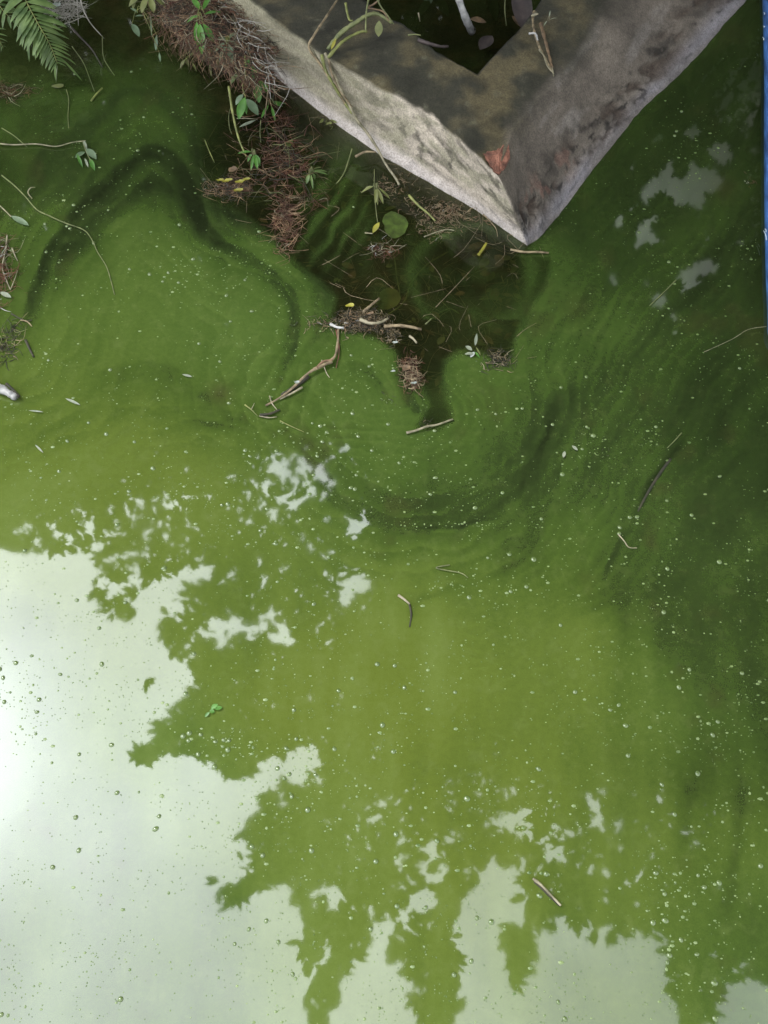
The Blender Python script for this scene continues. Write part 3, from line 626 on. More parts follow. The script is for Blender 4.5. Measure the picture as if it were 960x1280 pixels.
stem('thin_stalk', [(256,175,.004),(262,190,.01),(268,203,.004)], .0014, .0010, M['green_stem'], 'short olive stem floating above the yellow leaf litter', 'stalk')
stem('thin_stalk', [(326,150,.02),(325,165,.01),(326,178,.002)], .0012, .0008, M['vine'], 'faint olive stem dropping into dark water left of the red roots', 'stalk')

# ---- fern, top left
def fern_frond(e, spine, wl, n, m='fern'):
    c = catmull([tuple(P(*s)) for s in spine], 8); bm = bmesh.new(); tube(bm, [P(*s) for s in spine], .0018, .0008, 5, 6); sp = obj('rachis', bm, M['green_stem'], e)
    k_ = len(c)
    for i in range(n):
        t = (i+.5)/n; f = t*(k_-1); j = int(f); p = Vector(c[j]).lerp(Vector(c[min(j+1, k_-1)]), f-j); d_ = (Vector(c[min(j+1, k_-1)])-Vector(c[j])).normalized(); s_ = d_.cross(Vector((0, 0, 1))).normalized()
        L_ = wl*(.55+.6*math.sin(math.pi*min(1, .15+t*.85)))*(1-t*.45)
        for sg in (-1, 1):
            bm = bmesh.new(); dr = (s_*sg*.86+d_*.55+Vector((0, 0, random.uniform(-.1, .2)))).normalized()
            blade(bm, p, p+dr*L_*random.uniform(.85, 1.1), L_*.22, Vector((0, 0, 1)), L_*.22, .15, 6, .7); obj('pinna', bm, M[m], e)
fe = empty('fern', P(20, -30, .1), 'green fern with toothed fronds arching over the water in the top left corner', 'fern')
fern_frond(fe, [(14,-60,.16),(28,-10,.18),(45,25,.16),(62,55,.12),(72,80,.08)], .085, 26)
fern_frond(fe, [(-25,-40,.14),(-8,-5,.15),(8,18,.13),(26,30,.10)], .055, 12)
fern_frond(fe, [(-40,0,.10),(-20,25,.10),(-4,45,.08),(4,60,.05)], .04, 9)
for a, b, w in [((80,70,.07),(96,80,.05),.006),((76,72,.07),(103,100,.03),.006),((34,40,.10),(36,76,.07),.007),((42,44,.10),(44,74,.07),.006),((30,38,.1),(27,58,.08),.008),((70,78,.07),(68,100,.03),.009),((50,45,.1),(57,66,.08),.011)]:
    bm = bmesh.new(); blade(bm, P(*a), P(*b), w, Vector((0, 0, 1)), .004, .2, 6); obj('pinna', bm, M['fern'], fe)
e = empty('seed_head', P(80, 10, .06), 'pale fluffy root clump beside the fern at the top edge', 'roots')
bm = bmesh.new(); rr = random.Random(12); scatter_stalks(bm, 190, ell(82, 10, 20, 15), .05, .045, .0008, None, rr, .6, lambda x, y: .05); o = obj('root_fibres', bm, M['white_root'], e); o['kind'] = 'stuff'
bm = bmesh.new(); disc_leaf(bm, P(70, 7, .10), .012, .009, .4, 0, .4); obj('husk', bm, M['foam'], e)
stem('pale_root', [(99,-6,.12),(105,14,.09),(114,30,.06),(130,48,.02)], .0022, .0010, M['white_root'], 'pale curved root reaching down right of the fluffy root clump', 'root')
stem('pale_root', [(96,-4,.10),(97,12,.08),(98,32,.05)], .0015, .0006, M['white_root'], 'short pale root hanging straight beside the fluffy root clump', 'root')
stem('pale_root', [(80,30,.05),(92,26,.05),(105,20,.06)], .0014, .0007, M['white_root'], 'pale root lying crosswise under the fluffy root clump', 'root')
stem('brown_twig', [(88,33,.05),(100,46,.03),(115,62,.015),(128,84,.003)], .003, .0018, M['leaf_dark'] , 'dark brown twig sinking into the water right of the fern', 'twig')
stem('thin_vine', [(90,58,.03),(104,78,.02),(112,98,.008),(118,114,.003)], .0012, .0008, M['vine'], 'thin pale vine curving past the fern tip into the water', 'vine')
stem('thin_vine', [(128,45,.03),(129,70,.015),(136,84,.006),(143,94,.003)], .0013, .0009, M['vine'], 'thin broken stalk right of the dark brown twig', 'stalk')
stem('grass_stalk', [(114,126,.004),(120,118,.006),(128,110,.008)], .0028, .0018, M['green_stem'], 'short green stalk floating under the fern tip', 'stalk')
leaf_obj('hanging_leaf', ((72,82,.06),(70,104,.01)), .012, 'pale_leaf', 'withered grey leaf tip under the fern', 'leaf')
bm = bmesh.new(); disc_leaf(bm, P(72, 108, .006), .016, .008, .1, 0, .2); recentre(tag(obj('dead_leaf', bm, M['leaf_olive']), 'small olive leaf floating under the fern tip', 'leaf'), P(72, 108, .006))
bm = bmesh.new(); disc_leaf(bm, P(24, 92, -.03), .024, .038, .1, 0, .1); recentre(tag(obj('sunken_leaf', bm, M['twig']), 'brown oval leaf under the water below the fern', 'leaf'), P(24, 92, -.03))
stem('thin_vine', [(83,112,.01),(86,125,.004),(85,145,.003),(86,160,.002)], .0011, .0008, M['vine'], 'thin stem standing in dark water below the fern', 'stalk')
# red-brown litter at the left margin
def litter(name, label, cx, cy, a, b, n, m, ln=.03, z=.012, r=.0009, seed=1, extra=()):
    rr = random.Random(seed); bm = bmesh.new(); k_ = [(rr.gauss(cx, a*.45), rr.gauss(cy, b*.45)) for _ in range(max(4, n//12))]
    def spot(rr):
        q = rr.choice(k_); return q[0]+rr.gauss(0, 2.5+a*.12), q[1]+rr.gauss(0, 2.5+b*.12)
    def low(x, y): return -.006+.8*z*rr.random()**1.3
    scatter_stalks(bm, n, spot, z*.7, ln, r, None, rr, 1.1, low)
    e = empty(name, P(cx, cy, 0), label, 'litter'); o = obj('fibres', bm, M[m], e); o['kind'] = 'stuff'
    for (m2, n2, l2, r2) in extra:
        bm = bmesh.new(); scatter_stalks(bm, n2, spot, z*1.2, l2, r2, None, rr, .8, low); o = obj('strands', bm, M[m2], e); o['kind'] = 'stuff'
    return e
litter('root_litter', 'reddish root litter on the left margin below the fern', 12, 118, 22, 14, 60, 'red_straw', .035, .01, .0008, 2, [('pale_stem', 14, .04, .0009)])
litter('root_litter', 'rusty brown root mat at the left edge beside the green algae', -4, 340, 17, 66, 170, 'red_straw', .04, .012, .0010, 3, [('pale_stem', 22, .045, .0009), ('bark_pale', 14, .03, .0010)])
litter('root_litter', 'dark muddy litter at the left edge above the pale branch', 4, 430, 22, 40, 90, 'dark_stem', .035, .008, .0011, 4, [('twig', 24, .035, .0009), ('leaf_olive', 16, .03, .0010)])

# ---- vines and sticks on the left
stem('thin_vine', [(-12,178,.01),(15,181,.006),(45,180,.006),(70,183,.006),(90,178,.008),(107,176,.012)], .0017, .0010, M['pale_stem'], 'pale thin vine running level from the left edge to the withered floating sprig', 'vine')
stem('thin_vine', [(2,219,.006),(18,232,.005),(32,246,.005),(46,262,.005),(62,270,.005),(82,279,.005),(104,287,.005),(114,298,.005),(122,315,.005),(133,333,.005),(139,352,.004),(143,368,.003)], .0017, .0008, M['vine'], 'long thin vine trailing down across the left algae from the left edge', 'vine')
stem('thin_vine', [(2,160,.004),(18,170,.003),(34,184,.003)], .0012, .0008, M['vine'], 'short faint vine above the level pale vine at the left', 'vine')
stem('curled_stalk', [(40,248,.003),(35,241,.006),(38,235,.008),(44,234,.004)], .0016, .0010, M['pale_stem'], 'small curled stem beside the long trailing vine', 'stalk')
stem('pale_twig', [(9,294,.006),(7,312,.006),(3,334,.006),(8,350,.006),(13,362,.004)], .0018, .0012, M['pale_stem'], 'bent pale twig forking beside the rusty root mat at the left edge', 'twig')
stem('pale_twig', [(13,362,.004),(18,350,.006),(22,338,.006)], .0013, .0009, M['pale_stem'], 'short pale twig leaning right from the foot of the bent pale twig', 'twig')
stem('pale_twig', [(15,310,.004),(19,320,.005),(22,326,.004)], .0016, .0010, M['pale_stem'], 'tiny pale twig on the algae right of the bent pale twig', 'twig')
leaf_obj('grey_leaf', ((14,270,.006),(36,282,.004)), .016, 'leaf_grey', 'grey green leaf floating at the left edge over the algae', 'leaf')
stem('thin_vine', [(-5,253,.006),(5,262,.006),(14,271,.005)], .0018, .0014, M['pale_stem'], 'short stalk at the left edge leading to the grey green leaf', 'stalk')
leaf_obj('pale_leaf', ((0,365,.006),(14,372,.004)), .012, 'pale_leaf', 'pale shrivelled leaf on the rusty root mat at the left edge', 'leaf')
stem('dark_twig', [(14,392,.004),(25,398,.004),(33,401,.004),(40,400,.004)], .0018, .0010, M['dark_stem'], 'dark twig lying on algae right of the muddy litter at the left', 'twig')
stem('brown_twig', [(26,400,.004),(34,402,.004),(40,408,.003)], .0018, .0012, M['twig'], 'brown twig crossing the dark twig by the left edge', 'twig')
stem('dark_twig', [(32,425,.003),(37,436,.003),(42,446,.003)], .003, .002, M['dark_stem'], 'short dark sunken twig below the crossed twigs at the left', 'twig')
# bleached branch end at far left
e = empty('pale_branch', P(0, 485, 0), 'grey bleached branch end poking in from the left edge', 'branch')
bm = bmesh.new(); tube(bm, px_path([(-40,466,.02),(-15,478,.016),(5,488,.012),(20,497,.008)]), .013, .007, 9, 6, .18); obj('wood', bm, M['bark_pale'], e)
bm = bmesh.new(); tube(bm, px_path([(8,480,.016),(16,487,.014),(24,496,.01)]), .004, .003, 6, 4, .2); obj('bark_strip', bm, M['dark_stem'], e)
# withered sprig
e = empty('withered_sprig', P(106, 190, .004), 'small withered grey green sprig floating at the end of the level pale vine', 'plant')
for a, b, w, m in [((105,176,.012),(108,187,.008),.008,'pale_leaf'),((106,190,.006),(94,196,.01),.015,'leaf_grey'),((108,186,.008),(120,198,.008),.019,'leaf_grey'),((96,192,.01),(103,208,.006),.008,'leaf_green'),((112,198,.006),(118,212,.004),.012,'leaf_green'),((106,198,.006),(110,208,.004),.006,'pale_leaf')]:
    bm = bmesh.new(); blade(bm, P(*a), P(*b), w, Vector((0, 0, 1)), .003, .3, 6); obj('leaf', bm, M[m], e)
bm = bmesh.new(); tube(bm, px_path([(104,178,.01),(108,190,.008),(114,202,.005)]), .0016, .001, 5); obj('stem', bm, M['vine'], e)

# ---- leaf litter with yellow patches
e = litter('leaf_litter', 'floating brown straw litter carrying yellow leaves at the algae edge', 287, 235, 27, 10, 220, 'straw', .03, .01, .0010, 6, [('dark_stem', 110, .03, .001), ('white_root', 10, .010, .0009)])
for x, y, a, b in [(283,226,.012,.006),(300,227,.010,.006),(308,224,.008,.006),(297,238,.012,.006),(275,225,.008,.005)]:
    bm = bmesh.new(); disc_leaf(bm, P(x, y, .014), a, b, .15, 0, .25, 12, .12); obj('yellow_leaf', bm, M['leaf_yellow'], e)
bm = bmesh.new(); disc_leaf(bm, P(291, 212, .012), .010, .012, .2, 0, .25, 10); obj('brown_leaf', bm, M['leaf_brown'], e)
# ---- red root mass
litter('red_root_mass', 'tangled red brown root mass in the dark water below the wall', 356, 196, 38, 56, 170, 'red_straw', .075, .012, .0010, 7, [('straw', 46, .08, .0010), ('leaf_brown', 40, .03, .0016), ('dark_stem', 60, .08, .0012), ('vine', 20, .09, .0009)])
litter('red_root_mass', 'straw coloured root tuft at the lower end of the red root tangle', 356, 262, 12, 34, 150, 'straw', .05, .010, .0011, 8, [('red_straw', 90, .04, .0010), ('pale_stem', 16, .04, .0009)])
litter('red_root_mass', 'deep red fine weed under water close to the wall foot', 352, 150, 16, 16, 90, 'red_straw', .03, .006, .0010, 9)
litter('root_litter', 'thin reddish strands reaching right from the red root tangle', 395, 252, 22, 7, 60, 'red_straw', .045, .006, .0009, 10, [('pale_stem', 8, .05, .0008)])
stem('thin_stalk', [(440,186,.02),(436,200,.01),(428,220,.003),(412,238,-.004),(396,250,-.006)], .0018, .0010, M['vine'], 'thin curved stem rising from the red roots toward the wall', 'stalk')
stem('orange_stalk', [(444,196,.02),(456,190,.03),(470,190,.03)], .0035, .0020, M['twig'], 'short orange brown stalk at the wall foot under the hanging stems', 'stalk')
bm = bmesh.new(); disc_leaf(bm, P(362, 180, .006), .012, .009, .8, 0, .2, 12); recentre(tag(obj('small_leaf', bm, M['leaf_float']), 'small green leaf above the tangled red roots', 'leaf'), P(362, 180, .006))
e = litter('leaf_litter', 'crumbled olive leaf scraps floating at the wall foot', 408, 154, 11, 4, 14, 'leaf_olive', .015, .008, .0012, 13)
for x, y in [(402,152),(411,155),(417,152)]:
    bm = bmesh.new(); disc_leaf(bm, P(x, y, .008), .008, .005, x*.3, 0, .3, 10, .15); obj('scrap', bm, M['leaf_olive'], e)

for k, (x, y, a, lab) in enumerate([(338, 128, -1.2, 'low green weed growing beside the wall above the red root tangle'), (318, 190, -2.0, 'thin green weed with narrow leaves left of the red root tangle'), (388, 214, -.7, 'faint green weed in dark water right of the red root tangle'),
                                   (470, 232, -1.6, 'small olive weed at the wall foot under the tip of the hanging stem')]):
    rw = random.Random(40+k); lv = []
    for j in range(7):
        t = a+rw.uniform(-1.3, 1.3); l = rw.uniform(12, 26); lv.append(((x+4*math.cos(t), y-4*math.sin(t), .018), (x+l*math.cos(t), y-l*math.sin(t), rw.uniform(.002, .02)), rw.uniform(.006, .012)))
    sprig('water_weed', lab, (x, y, .004), lv, ('leaf_green', 'leaf_green', 'fern', 'leaf_olive')[k], .0009, 'vine')
# ---- stems lying over the wall
e = empty('dry_stem_bundle', P(412, 75, WH), 'bundle of long dry stems draped over the pale face of the wall', 'stems')
for pts, r0, r1, m in [
    ([(424,-4,WH+.05),(405,25,WH+.05),(392,45,WH+.04),(386,60,WH+.02),(400,80,WH-.01),(415,104,.13),(428,124,.10),(434,134,.085)], .0022, .0020, 'twig'),
    ([(402,68,WH+.012),(407,88,.15),(418,108,.125),(432,130,.09),(440,142,.08)], .0032, .0026, 'green_stem'),
    ([(406,66,WH+.012),(414,84,.155),(424,108,.13),(436,130,.095),(446,150,.075),(458,165,.055),(470,183,.03),(482,205,.012),(494,222,.006),(499,231,.003)], .0030, .0022, 'pale_stem'),
    ([(411,74,WH+.010),(414,90,.155),(424,112,.125),(440,134,.09)], .0024, .0018, 'twig'),
    ([(410,72,WH+.015),(425,55,WH+.03),(436,47,WH+.035),(450,40,WH+.04),(459,39,WH+.04)], .0028, .0024, 'green_stem'),
    ([(410,62,WH+.015),(420,48,WH+.03),(430,38,WH+.04),(445,28,WH+.05),(458,20,WH+.055),(470,17,WH+.055),(480,22,WH+.05),(490,28,WH+.045)], .0042, .0030, 'vine'),
    ([(432,4,WH+.06),(434,16,WH+.05),(437,25,WH+.045),(441,26,WH+.045)], .0024, .0018, 'green_stem'),
    ([(461,-3,WH+.07),(458,15,WH+.06),(457,38,WH+.045)], .0016, .0014, 'vine'),
    ([(474,0,WH+.07),(466,6,WH+.06),(460,10,WH+.06),(478,14,WH+.06),(486,26,WH+.05)], .0016, .0014, 'leaf_brown'),
    ([(470,-4,WH+.08),(476,8,WH+.06),(482,16,WH+.055),(492,30,WH+.04)], .0016, .0012, 'vine'),
    ([(388,58,WH+.02),(398,76,.16),(412,98,.135),(422,112,.115)], .0020, .0016, 'pale_stem')]:
    bm = bmesh.new(); tube(bm, px_path(pts), r0*1.35, r1*1.3, 6, 5, .2); obj('stem', bm, M[m], e)
bm = bmesh.new(); blade(bm, P(414, 62, WH+.03), P(420, 48, WH+.04), .008); obj('bud', bm, M['leaf_yellow'], e)
bm = bmesh.new(); blade(bm, P(474, 26, WH+.05), P(473, 46, WH+.02), .020, Vector((0, -.5, 1)), .004); obj('dry_leaf', bm, M['leaf_olive'], e)
# fray fibres
bm = bmesh.new(); rr = random.Random(5); scatter_stalks(bm, 26, lambda rr: (lambda t: (405+50*t+rr.uniform(-5, 5), 80+75*t+rr.uniform(-6, 6)))(rr.random()), .006, .016, .0006, lambda x, y, rr: rr.gauss(-1, .6), rr, .4, lambda x, y: max(.05, .16-(y-80)*.0013)); obj('fray', bm, M['pale_stem'], e)['kind'] = 'stuff'

# ---- things inside the hollow and on the wall top
e = empty('bleached_branch', P(590, 20, .1), 'white bleached broken branch sticking out of the dark hollow', 'branch')
bm = bmesh.new(); tube(bm, px_path([(568,-25,.20),(574,0,.17),(581,20,.13),(590,40,.07)]), .0085, .0095, 9, 5, .14); obj('wood', bm, M['bark_pale'], e)
bm = bmesh.new(); tube(bm, px_path([(588,40,.075),(594,35,.085)]), .005, .004, 7, 3, .1); obj('broken_end', bm, M['dark_stem'], e)
leaf_obj('dead_leaf', ((588,24,.09),(608,28,.08)), .026, 'leaf_brown', 'reddish brown dead leaf right of the white branch in the hollow', 'leaf')
leaf_obj('dead_leaf', ((648,-22,.16),(656,40,.10)), .055, 'leaf_dark', 'large curled grey brown leaf in the hollow next to the right wall arm', 'leaf')
leaf_obj('dead_leaf', ((640,20,.10),(652,34,.08)), .02, 'leaf_brown', 'small brown leaf tip beside the large curled leaf in the hollow', 'leaf')
stem('thin_stalk', [(632,-6,.12),(631,12,.10),(633,32,.07)], .0016, .0012, M['vine'], 'pale thin stem upright in the hollow left of the curled leaf', 'stalk')
leaf_obj('dark_leaf', ((560,20,-.02),(540,-10,.0)), .035, 'shade_leaf', 'dark green blade leaf deep in the hollow left of the white branch', 'leaf')
leaf_obj('dark_leaf', ((520,25,-.02),(545,-12,.01)), .025, 'shade_leaf', 'narrow dark green leaf in the hollow near its left edge', 'leaf')
leaf_obj('dark_leaf', ((615,45,.03),(600,62,.02)), .04, 'leaf_dark', 'dim rounded leaf low in the hollow below the brown leaf', 'leaf')
leaf_obj('dark_leaf', ((612,-12,.0),(620,26,-.02)), .03, 'shade_leaf', 'dark green leaf behind the thin stem in the hollow', 'leaf')
stem('dead_twig', [(523,50,WH+.006),(535,54,WH+.008),(550,58,WH-.01),(560,58,WH-.03)], .005, .003, M['leaf_dark'], 'dark brown twig on the inner edge of the mossy wall top', 'twig')
stem('pale_twig', [(523,16,.14),(524,22,.13),(525,27,.12)], .002, .0012, M['pale_stem'], 'tiny pale twig on the left rim of the hollow', 'twig')
stem('green_twig', [(510,44,WH+.004),(518,43,WH+.006),(526,44,WH+.004)], .0022, .0014, M['vine'], 'short olive twig on the mossy wall top near the left rim', 'twig')
e = empty('dry_root', P(680, 60, WH), 'ragged pale dry root lying on the right arm of the wall top', 'root')
for pts, r0, r1, m in [([(668,14,WH+.02),(666,24,WH+.015),(668,40,WH+.012),(674,58,WH+.012),(682,74,WH+.012),(689,88,WH+.012)], .0036, .0026, 'twig'),
    ([(671,16,WH+.02),(665,20,WH+.02),(673,17,WH+.025)], .003, .002, 'pale_stem'), ([(661,42,WH+.015),(669,42,WH+.015),(672,50,WH+.015)], .0035, .002, 'bark_pale'),
    ([(674,62,WH+.012),(680,70,WH+.016),(684,82,WH+.014),(692,92,WH+.012)], .0024, .0014, 'pale_stem'), ([(690,84,WH+.012),(692,95,WH+.012)], .0022, .0014, 'pale_stem'), ([(676,30,WH+.012),(684,60,WH+.012),(690,84,WH+.012)], .005, .003, 'leaf_brown')]:
    bm = bmesh.new(); tube(bm, px_path(pts), r0, r1, 6, 5, .3); obj('root_strand', bm, M[m], e)
sprig('grass_tuft', 'tiny dry grass tuft on the right arm of the wall top', (686, 26, WH+.01), [((686,24,WH+.015),(688,12,WH+.03),.003), ((687,25,WH+.015),(694,20,WH+.03),.003), ((684,26,WH+.015),(680,30,WH+.02),.003)], 'pale_leaf', .0007, 'pale_stem')

# ---- floating leaves and litter in the clear water
bm = bmesh.new(); disc_leaf(bm, P(494, 281, .003), .030, .044, .1, .1, .04, 22, .03); o = obj('round_leaf', bm, M['leaf_float']); recentre(tag(o, 'round green leaf floating in dark water below the wall', 'leaf'), P(494, 281, .004))
bm = bmesh.new(); disc_leaf(bm, P(486, 374, -.005), .026, .034, -.35, .1, .10, 20); o = obj('sunken_leaf', bm, M['leaf_olive']); recentre(tag(o, 'olive leaf half sunken just above the crossing sticks', 'leaf'), P(486, 374, -.012))
leaf_obj('lime_leaf', ((466,291,.006),(474,278,.012)), .013, 'leaf_yellow', 'small lime coloured leaf left of the round green leaf', 'leaf')
stem('green_stalk', [(468,212,.006),(468,240,.002),(470,262,.003),(472,278,.006)], .0012, .0010, M['vine'], 'thin green stem dropping to the small lime coloured leaf', 'stalk')
stem('pale_twig', [(456,291,.006),(466,292,.006)], .0018, .0010, M['pale_stem'], 'tiny pale straw touching the small lime coloured leaf', 'twig')
litter('root_litter', 'red and pale fibres just under the round green leaf', 478, 312, 24, 6, 60, 'red_straw', .03, .008, .0009, 21, [('pale_stem', 14, .04, .0009), ('bark_pale', 10, .02, .0009)])
litter('brown_litter', 'speckled brown litter gathered along the foot of the pale wall', 548, 270, 38, 22, 300, 'twig', .016, .008, .0010, 22, [('straw', 130, .014, .0008), ('leaf_brown', 50, .012, .0012), ('white_root', 8, .008, .0009)])
litter('brown_litter', 'brown scraps below the hanging stem tip at the wall foot', 486, 236, 18, 20, 70, 'twig', .014, .006, .0009, 23, [('leaf_brown', 40, .014, .0013)])
stem('olive_twig', [(511,244,.006),(522,256,.005),(534,266,.005),(544,276,.005)], .0035, .0020, M['green_stem'], 'olive green twig floating in the litter right of the round leaf', 'twig')
stem('pale_twig', [(530,296,.005),(546,290,.006),(558,287,.005),(568,288,.004)], .0016, .0010, M['pale_stem'], 'slender pale twig at the lower edge of the brown litter', 'twig')
stem('lime_twig', [(598,319,.006),(603,312,.009),(608,304,.012)], .0040, .0030, M['leaf_yellow'], 'short lime green stick floating alone near the wall tip', 'stick')
stem('tan_twig', [(638,312,.004),(655,315,.006),(672,315,.006),(686,316,.004)], .0030, .0022, M['twig'], 'tan twig floating level right at the tip of the wall corner', 'twig')
stem('thin_root', [(604,268,.004),(612,276,.004),(620,286,.003),(622,296,.003)], .0014, .0008, M['twig'], 'thin brown root curving out from the wall foot near the tip', 'root')
stem('sunken_stalk', [(452,405,.0),(480,396,-.006),(505,378,-.01),(515,352,-.012),(535,330,-.015),(560,315,-.02)], .0026, .0020, M['vine'], 'pale green stem curving under water from the sticks toward the wall', 'stalk')
stem('sunken_stalk', [(482,300,-.004),(492,318,-.008),(496,345,-.012),(500,368,-.014)], .0018, .0014, M['vine'], 'faint underwater stem below the red and pale fibres', 'stalk')
stem('sunken_stalk', [(532,405,.002),(545,394,-.004),(562,386,-.008),(574,392,-.008)], .0018, .0012, M['vine'], 'thin underwater stem arching right of the crossing sticks', 'stalk')
rr = random.Random(61); bm = bmesh.new(); bm2 = bmesh.new(); bm3 = bmesh.new()
def clear_spot(rr):
    while True:
        x, y = rr.uniform(240, 670), rr.uniform(90, 520); j = int((y-gy[0])/step); i = int((x-gx[0])/step)
        if CLEAR[j, i] > .3 and rr.random() < .25+.75*sstep(-.1, .3, float(fbm(np.array([x/40.]), np.array([y/40.]), 3, 15)[0])): return x, y
for _ in range(330):
    x, y = clear_spot(rr); p = P(x, y, -rr.uniform(.004, .05)); a = rr.uniform(0, 6.28); l = rr.uniform(.008, .035)
    blade(rr.choice((bm, bm, bm3)), p, p+Vector((math.cos(a)*l, math.sin(a)*l, rr.uniform(-.004, .004))), l*rr.uniform(.3, .7), Vector((rr.uniform(-.3, .3), rr.uniform(-.3, .3), 1)), .003, .2, 4)
scatter_stalks(bm2, 480, clear_spot, .001, .085, .0009, None, rr, 1.0, lambda x, y: -rr.uniform(.001, .03))
tag(obj('sunken_leaf_litter', bm, M['leaf_brown']), 'dim brown dead leaves sunk in the parted clear water', 'leaf litter', None, 'stuff')
tag(obj('sunken_green_litter', bm3, M['leaf_olive']), 'dim olive leaves sunk in the parted clear water', 'leaf litter', None, 'stuff')
tag(obj('sunken_stalks', bm2, M['twig']), 'thin brown stalks and roots sunk in the parted clear water', 'stalks', None, 'stuff')
# crossing sticks
stem('pale_stick', [(450,399,.012),(462,404,.011),(475,403,.010),(485,398,.008)], .0046, .0026, M['pale_stem'], 'curved pale stick lying on the litter, middle one of the row of sticks', 'stick')
stem('pale_stick', [(480,408,.008),(500,407,.009),(515,409,.008),(527,412,.006)], .0040, .0030, M['twig'], 'straight tan stick at the right end of the row of sticks', 'stick')
stem('pale_stick', [(413,405,.008),(421,409,.009),(430,410,.007)], .0034, .0026, M['bark_pale'], 'short whitish stick at the left end of the row of sticks', 'stick')
stem('pale_stick', [(512,420,.005),(517,424,.006),(521,429,.004)], .0030, .0022, M['pale_stem'], 'short pale stub just below the straight tan stick', 'stick')
stem('brown_stick', [(454,390,.012),(462,383,.013),(474,373,.008)], .0036, .0026, M['twig'], 'short brown stick leaning across the olive sunken leaf', 'stick')
e = litter('brown_litter', 'brown litter bar holding the row of pale sticks', 452, 403, 42, 9, 420, 'twig', .018, .009, .0009, 24, [('dark_stem', 220, .018, .001), ('straw', 60, .016, .0009), ('bark_pale', 14, .010, .001)])
bm = bmesh.new(); disc_leaf(bm, P(437, 382, .014), .009, .006, .2, 0, .3, 10, .1); obj('yellow_leaf', bm, M['leaf_yellow'], e)
bm = bmesh.new(); disc_leaf(bm, P(462, 392, .008), .009, .004, .3, 0, .3, 10, .1); obj('pale_scrap', bm, M['leaf_brown'], e)
litter('brown_litter', 'small brown litter tuft below the right half of the stick row', 490, 420, 8, 10, 50, 'twig', .014, .008, .0009, 25, [('dark_stem', 24, .014, .001), ('white_root', 5, .008, .0012)])
# twig down-left
e = empty('twig_raft', P(375, 485, 0), 'long brown twig with frayed root pointing down left across the algae', 'twig')
for pts, r0, r1, m in [([(423,410,.006),(422,430,.006),(418,446,.008),(405,456,.010),(392,462,.010)], .0022, .004, 'twig'), ([(420,412,.006),(424,438,.006),(420,460,.004)], .0016, .001, 'red_straw'),
    ([(415,452,.010),(400,458,.011),(386,466,.010),(375,476,.007),(360,490,.006),(345,500,.006),(332,507,.004)], .0036, .0020, 'twig'), ([(378,484,.006),(364,492,.006),(350,499,.004)], .0024, .0014, 'pale_stem'),
    ([(402,450,.01),(408,466,.006),(412,472,.003)], .0012, .0008, 'pale_stem'), ([(396,460,.012),(404,452,.013),(416,450,.012)], .0034, .002, 'straw'), ([(385,470,.004),(368,484,.003),(352,494,.002)], .005, .004, 'dark_stem')]:
    bm = bmesh.new(); tube(bm, px_path(pts), r0, r1, 6, 5, .2); obj('twig_strand', bm, M[m], e)
bm = bmesh.new(); disc_leaf(bm, P(371, 478, .01), .005, .004, .2, 0, .4, 8); obj('white_scrap', bm, M['foam'], e)
e = empty('twig_tip', P(335, 518, 0), 'small forked dark twig with green shoots at the lower left end of the long twig', 'twig')
for pts, r0, r1, m in [([(325,519,.004),(338,517,.005),(350,512,.004)], .0034, .002, 'dark_stem'), ([(337,495,.004),(340,504,.006),(346,512,.005)], .0014, .001, 'pale_stem'), ([(306,506,.004),(314,512,.005),(322,520,.004)], .0016, .001, 'green_stem'),
    ([(324,520,.004),(336,522,.005),(346,521,.004)], .0018, .001, 'pale_stem'), ([(350,526,.003),(362,532,.004),(380,540,.003)], .0012, .0007, 'green_stem'), ([(314,512,.004),(318,504,.004)], .001, .0006, 'pale_stem')]:
    bm = bmesh.new(); tube(bm, px_path(pts), r0, r1, 5, 5, .2); obj('twig_strand', bm, M[m], e)
# centre litter
e = litter('bark_litter', 'reddish brown bark scraps and white foam in the channel below the sticks', 511, 470, 10, 19, 150, 'red_straw', .02, .010, .0010, 26, [('twig', 90, .022, .0013), ('straw', 50, .02, .001)])
for x, y, a, b, m in [(508,460,.008,.009,'leaf_brown'),(517,479,.006,.004,'foam'),(491,464,.005,.003,'foam'),(494,428,.005,.004,'foam')]:
    bm = bmesh.new(); disc_leaf(bm, P(x, y, .012), a, b, .3, 0, .3, 10, .2); obj('scrap', bm, M[m], e)
litter('dark_litter', 'dark green crumbs of weed on the algae left of the channel', 485, 502, 12, 5, 40, 'dark_stem', .012, .004, .001, 27, [('speck', 14, .006, .0013)])
stem('tan_twig', [(508,541,.005),(520,538,.006),(534,533,.007),(546,531,.006),(566,524,.004)], .0030, .0018, M['pale_stem'], 'pale tan twig lying across the mouth of the narrow dark channel', 'twig')
litter('dark_litter', 'dark crumbs behind the tan twig at the mouth of the channel', 530, 530, 14, 4, 36, 'dark_stem', .012, .005, .001, 28, [('twig', 14, .010, .001)])
# white plantlet
e = empty('pale_plantlet', P(590, 438, .004), 'tiny whitish plantlet with one upright leaf floating at the algae edge', 'plant')
for a, b, w, m in [((594,432,.008),(596,417,.03),.007,'pale_leaf'),((590,438,.006),(582,432,.010),.010,'pale_leaf'),((592,442,.006),(581,442,.006),.008,'pale_leaf'),((593,440,.006),(588,446,.004),.009,'foam'),((595,434,.01),(601,444,.004),.004,'leaf_olive'),((594,440,.006),(600,447,.004),.005,'leaf_green')]:
    bm = bmesh.new(); blade(bm, P(*a), P(*b), w, Vector((0, 0, 1)), .002, .3, 6); obj('leaf', bm, M[m], e)
litter('dark_litter', 'dark rotting grass tuft at the right corner of the clear water', 626, 450, 17, 12, 110, 'dark_stem', .022, .008, .001, 29, [('pale_stem', 22, .016, .0010), ('twig', 40, .016, .001)])
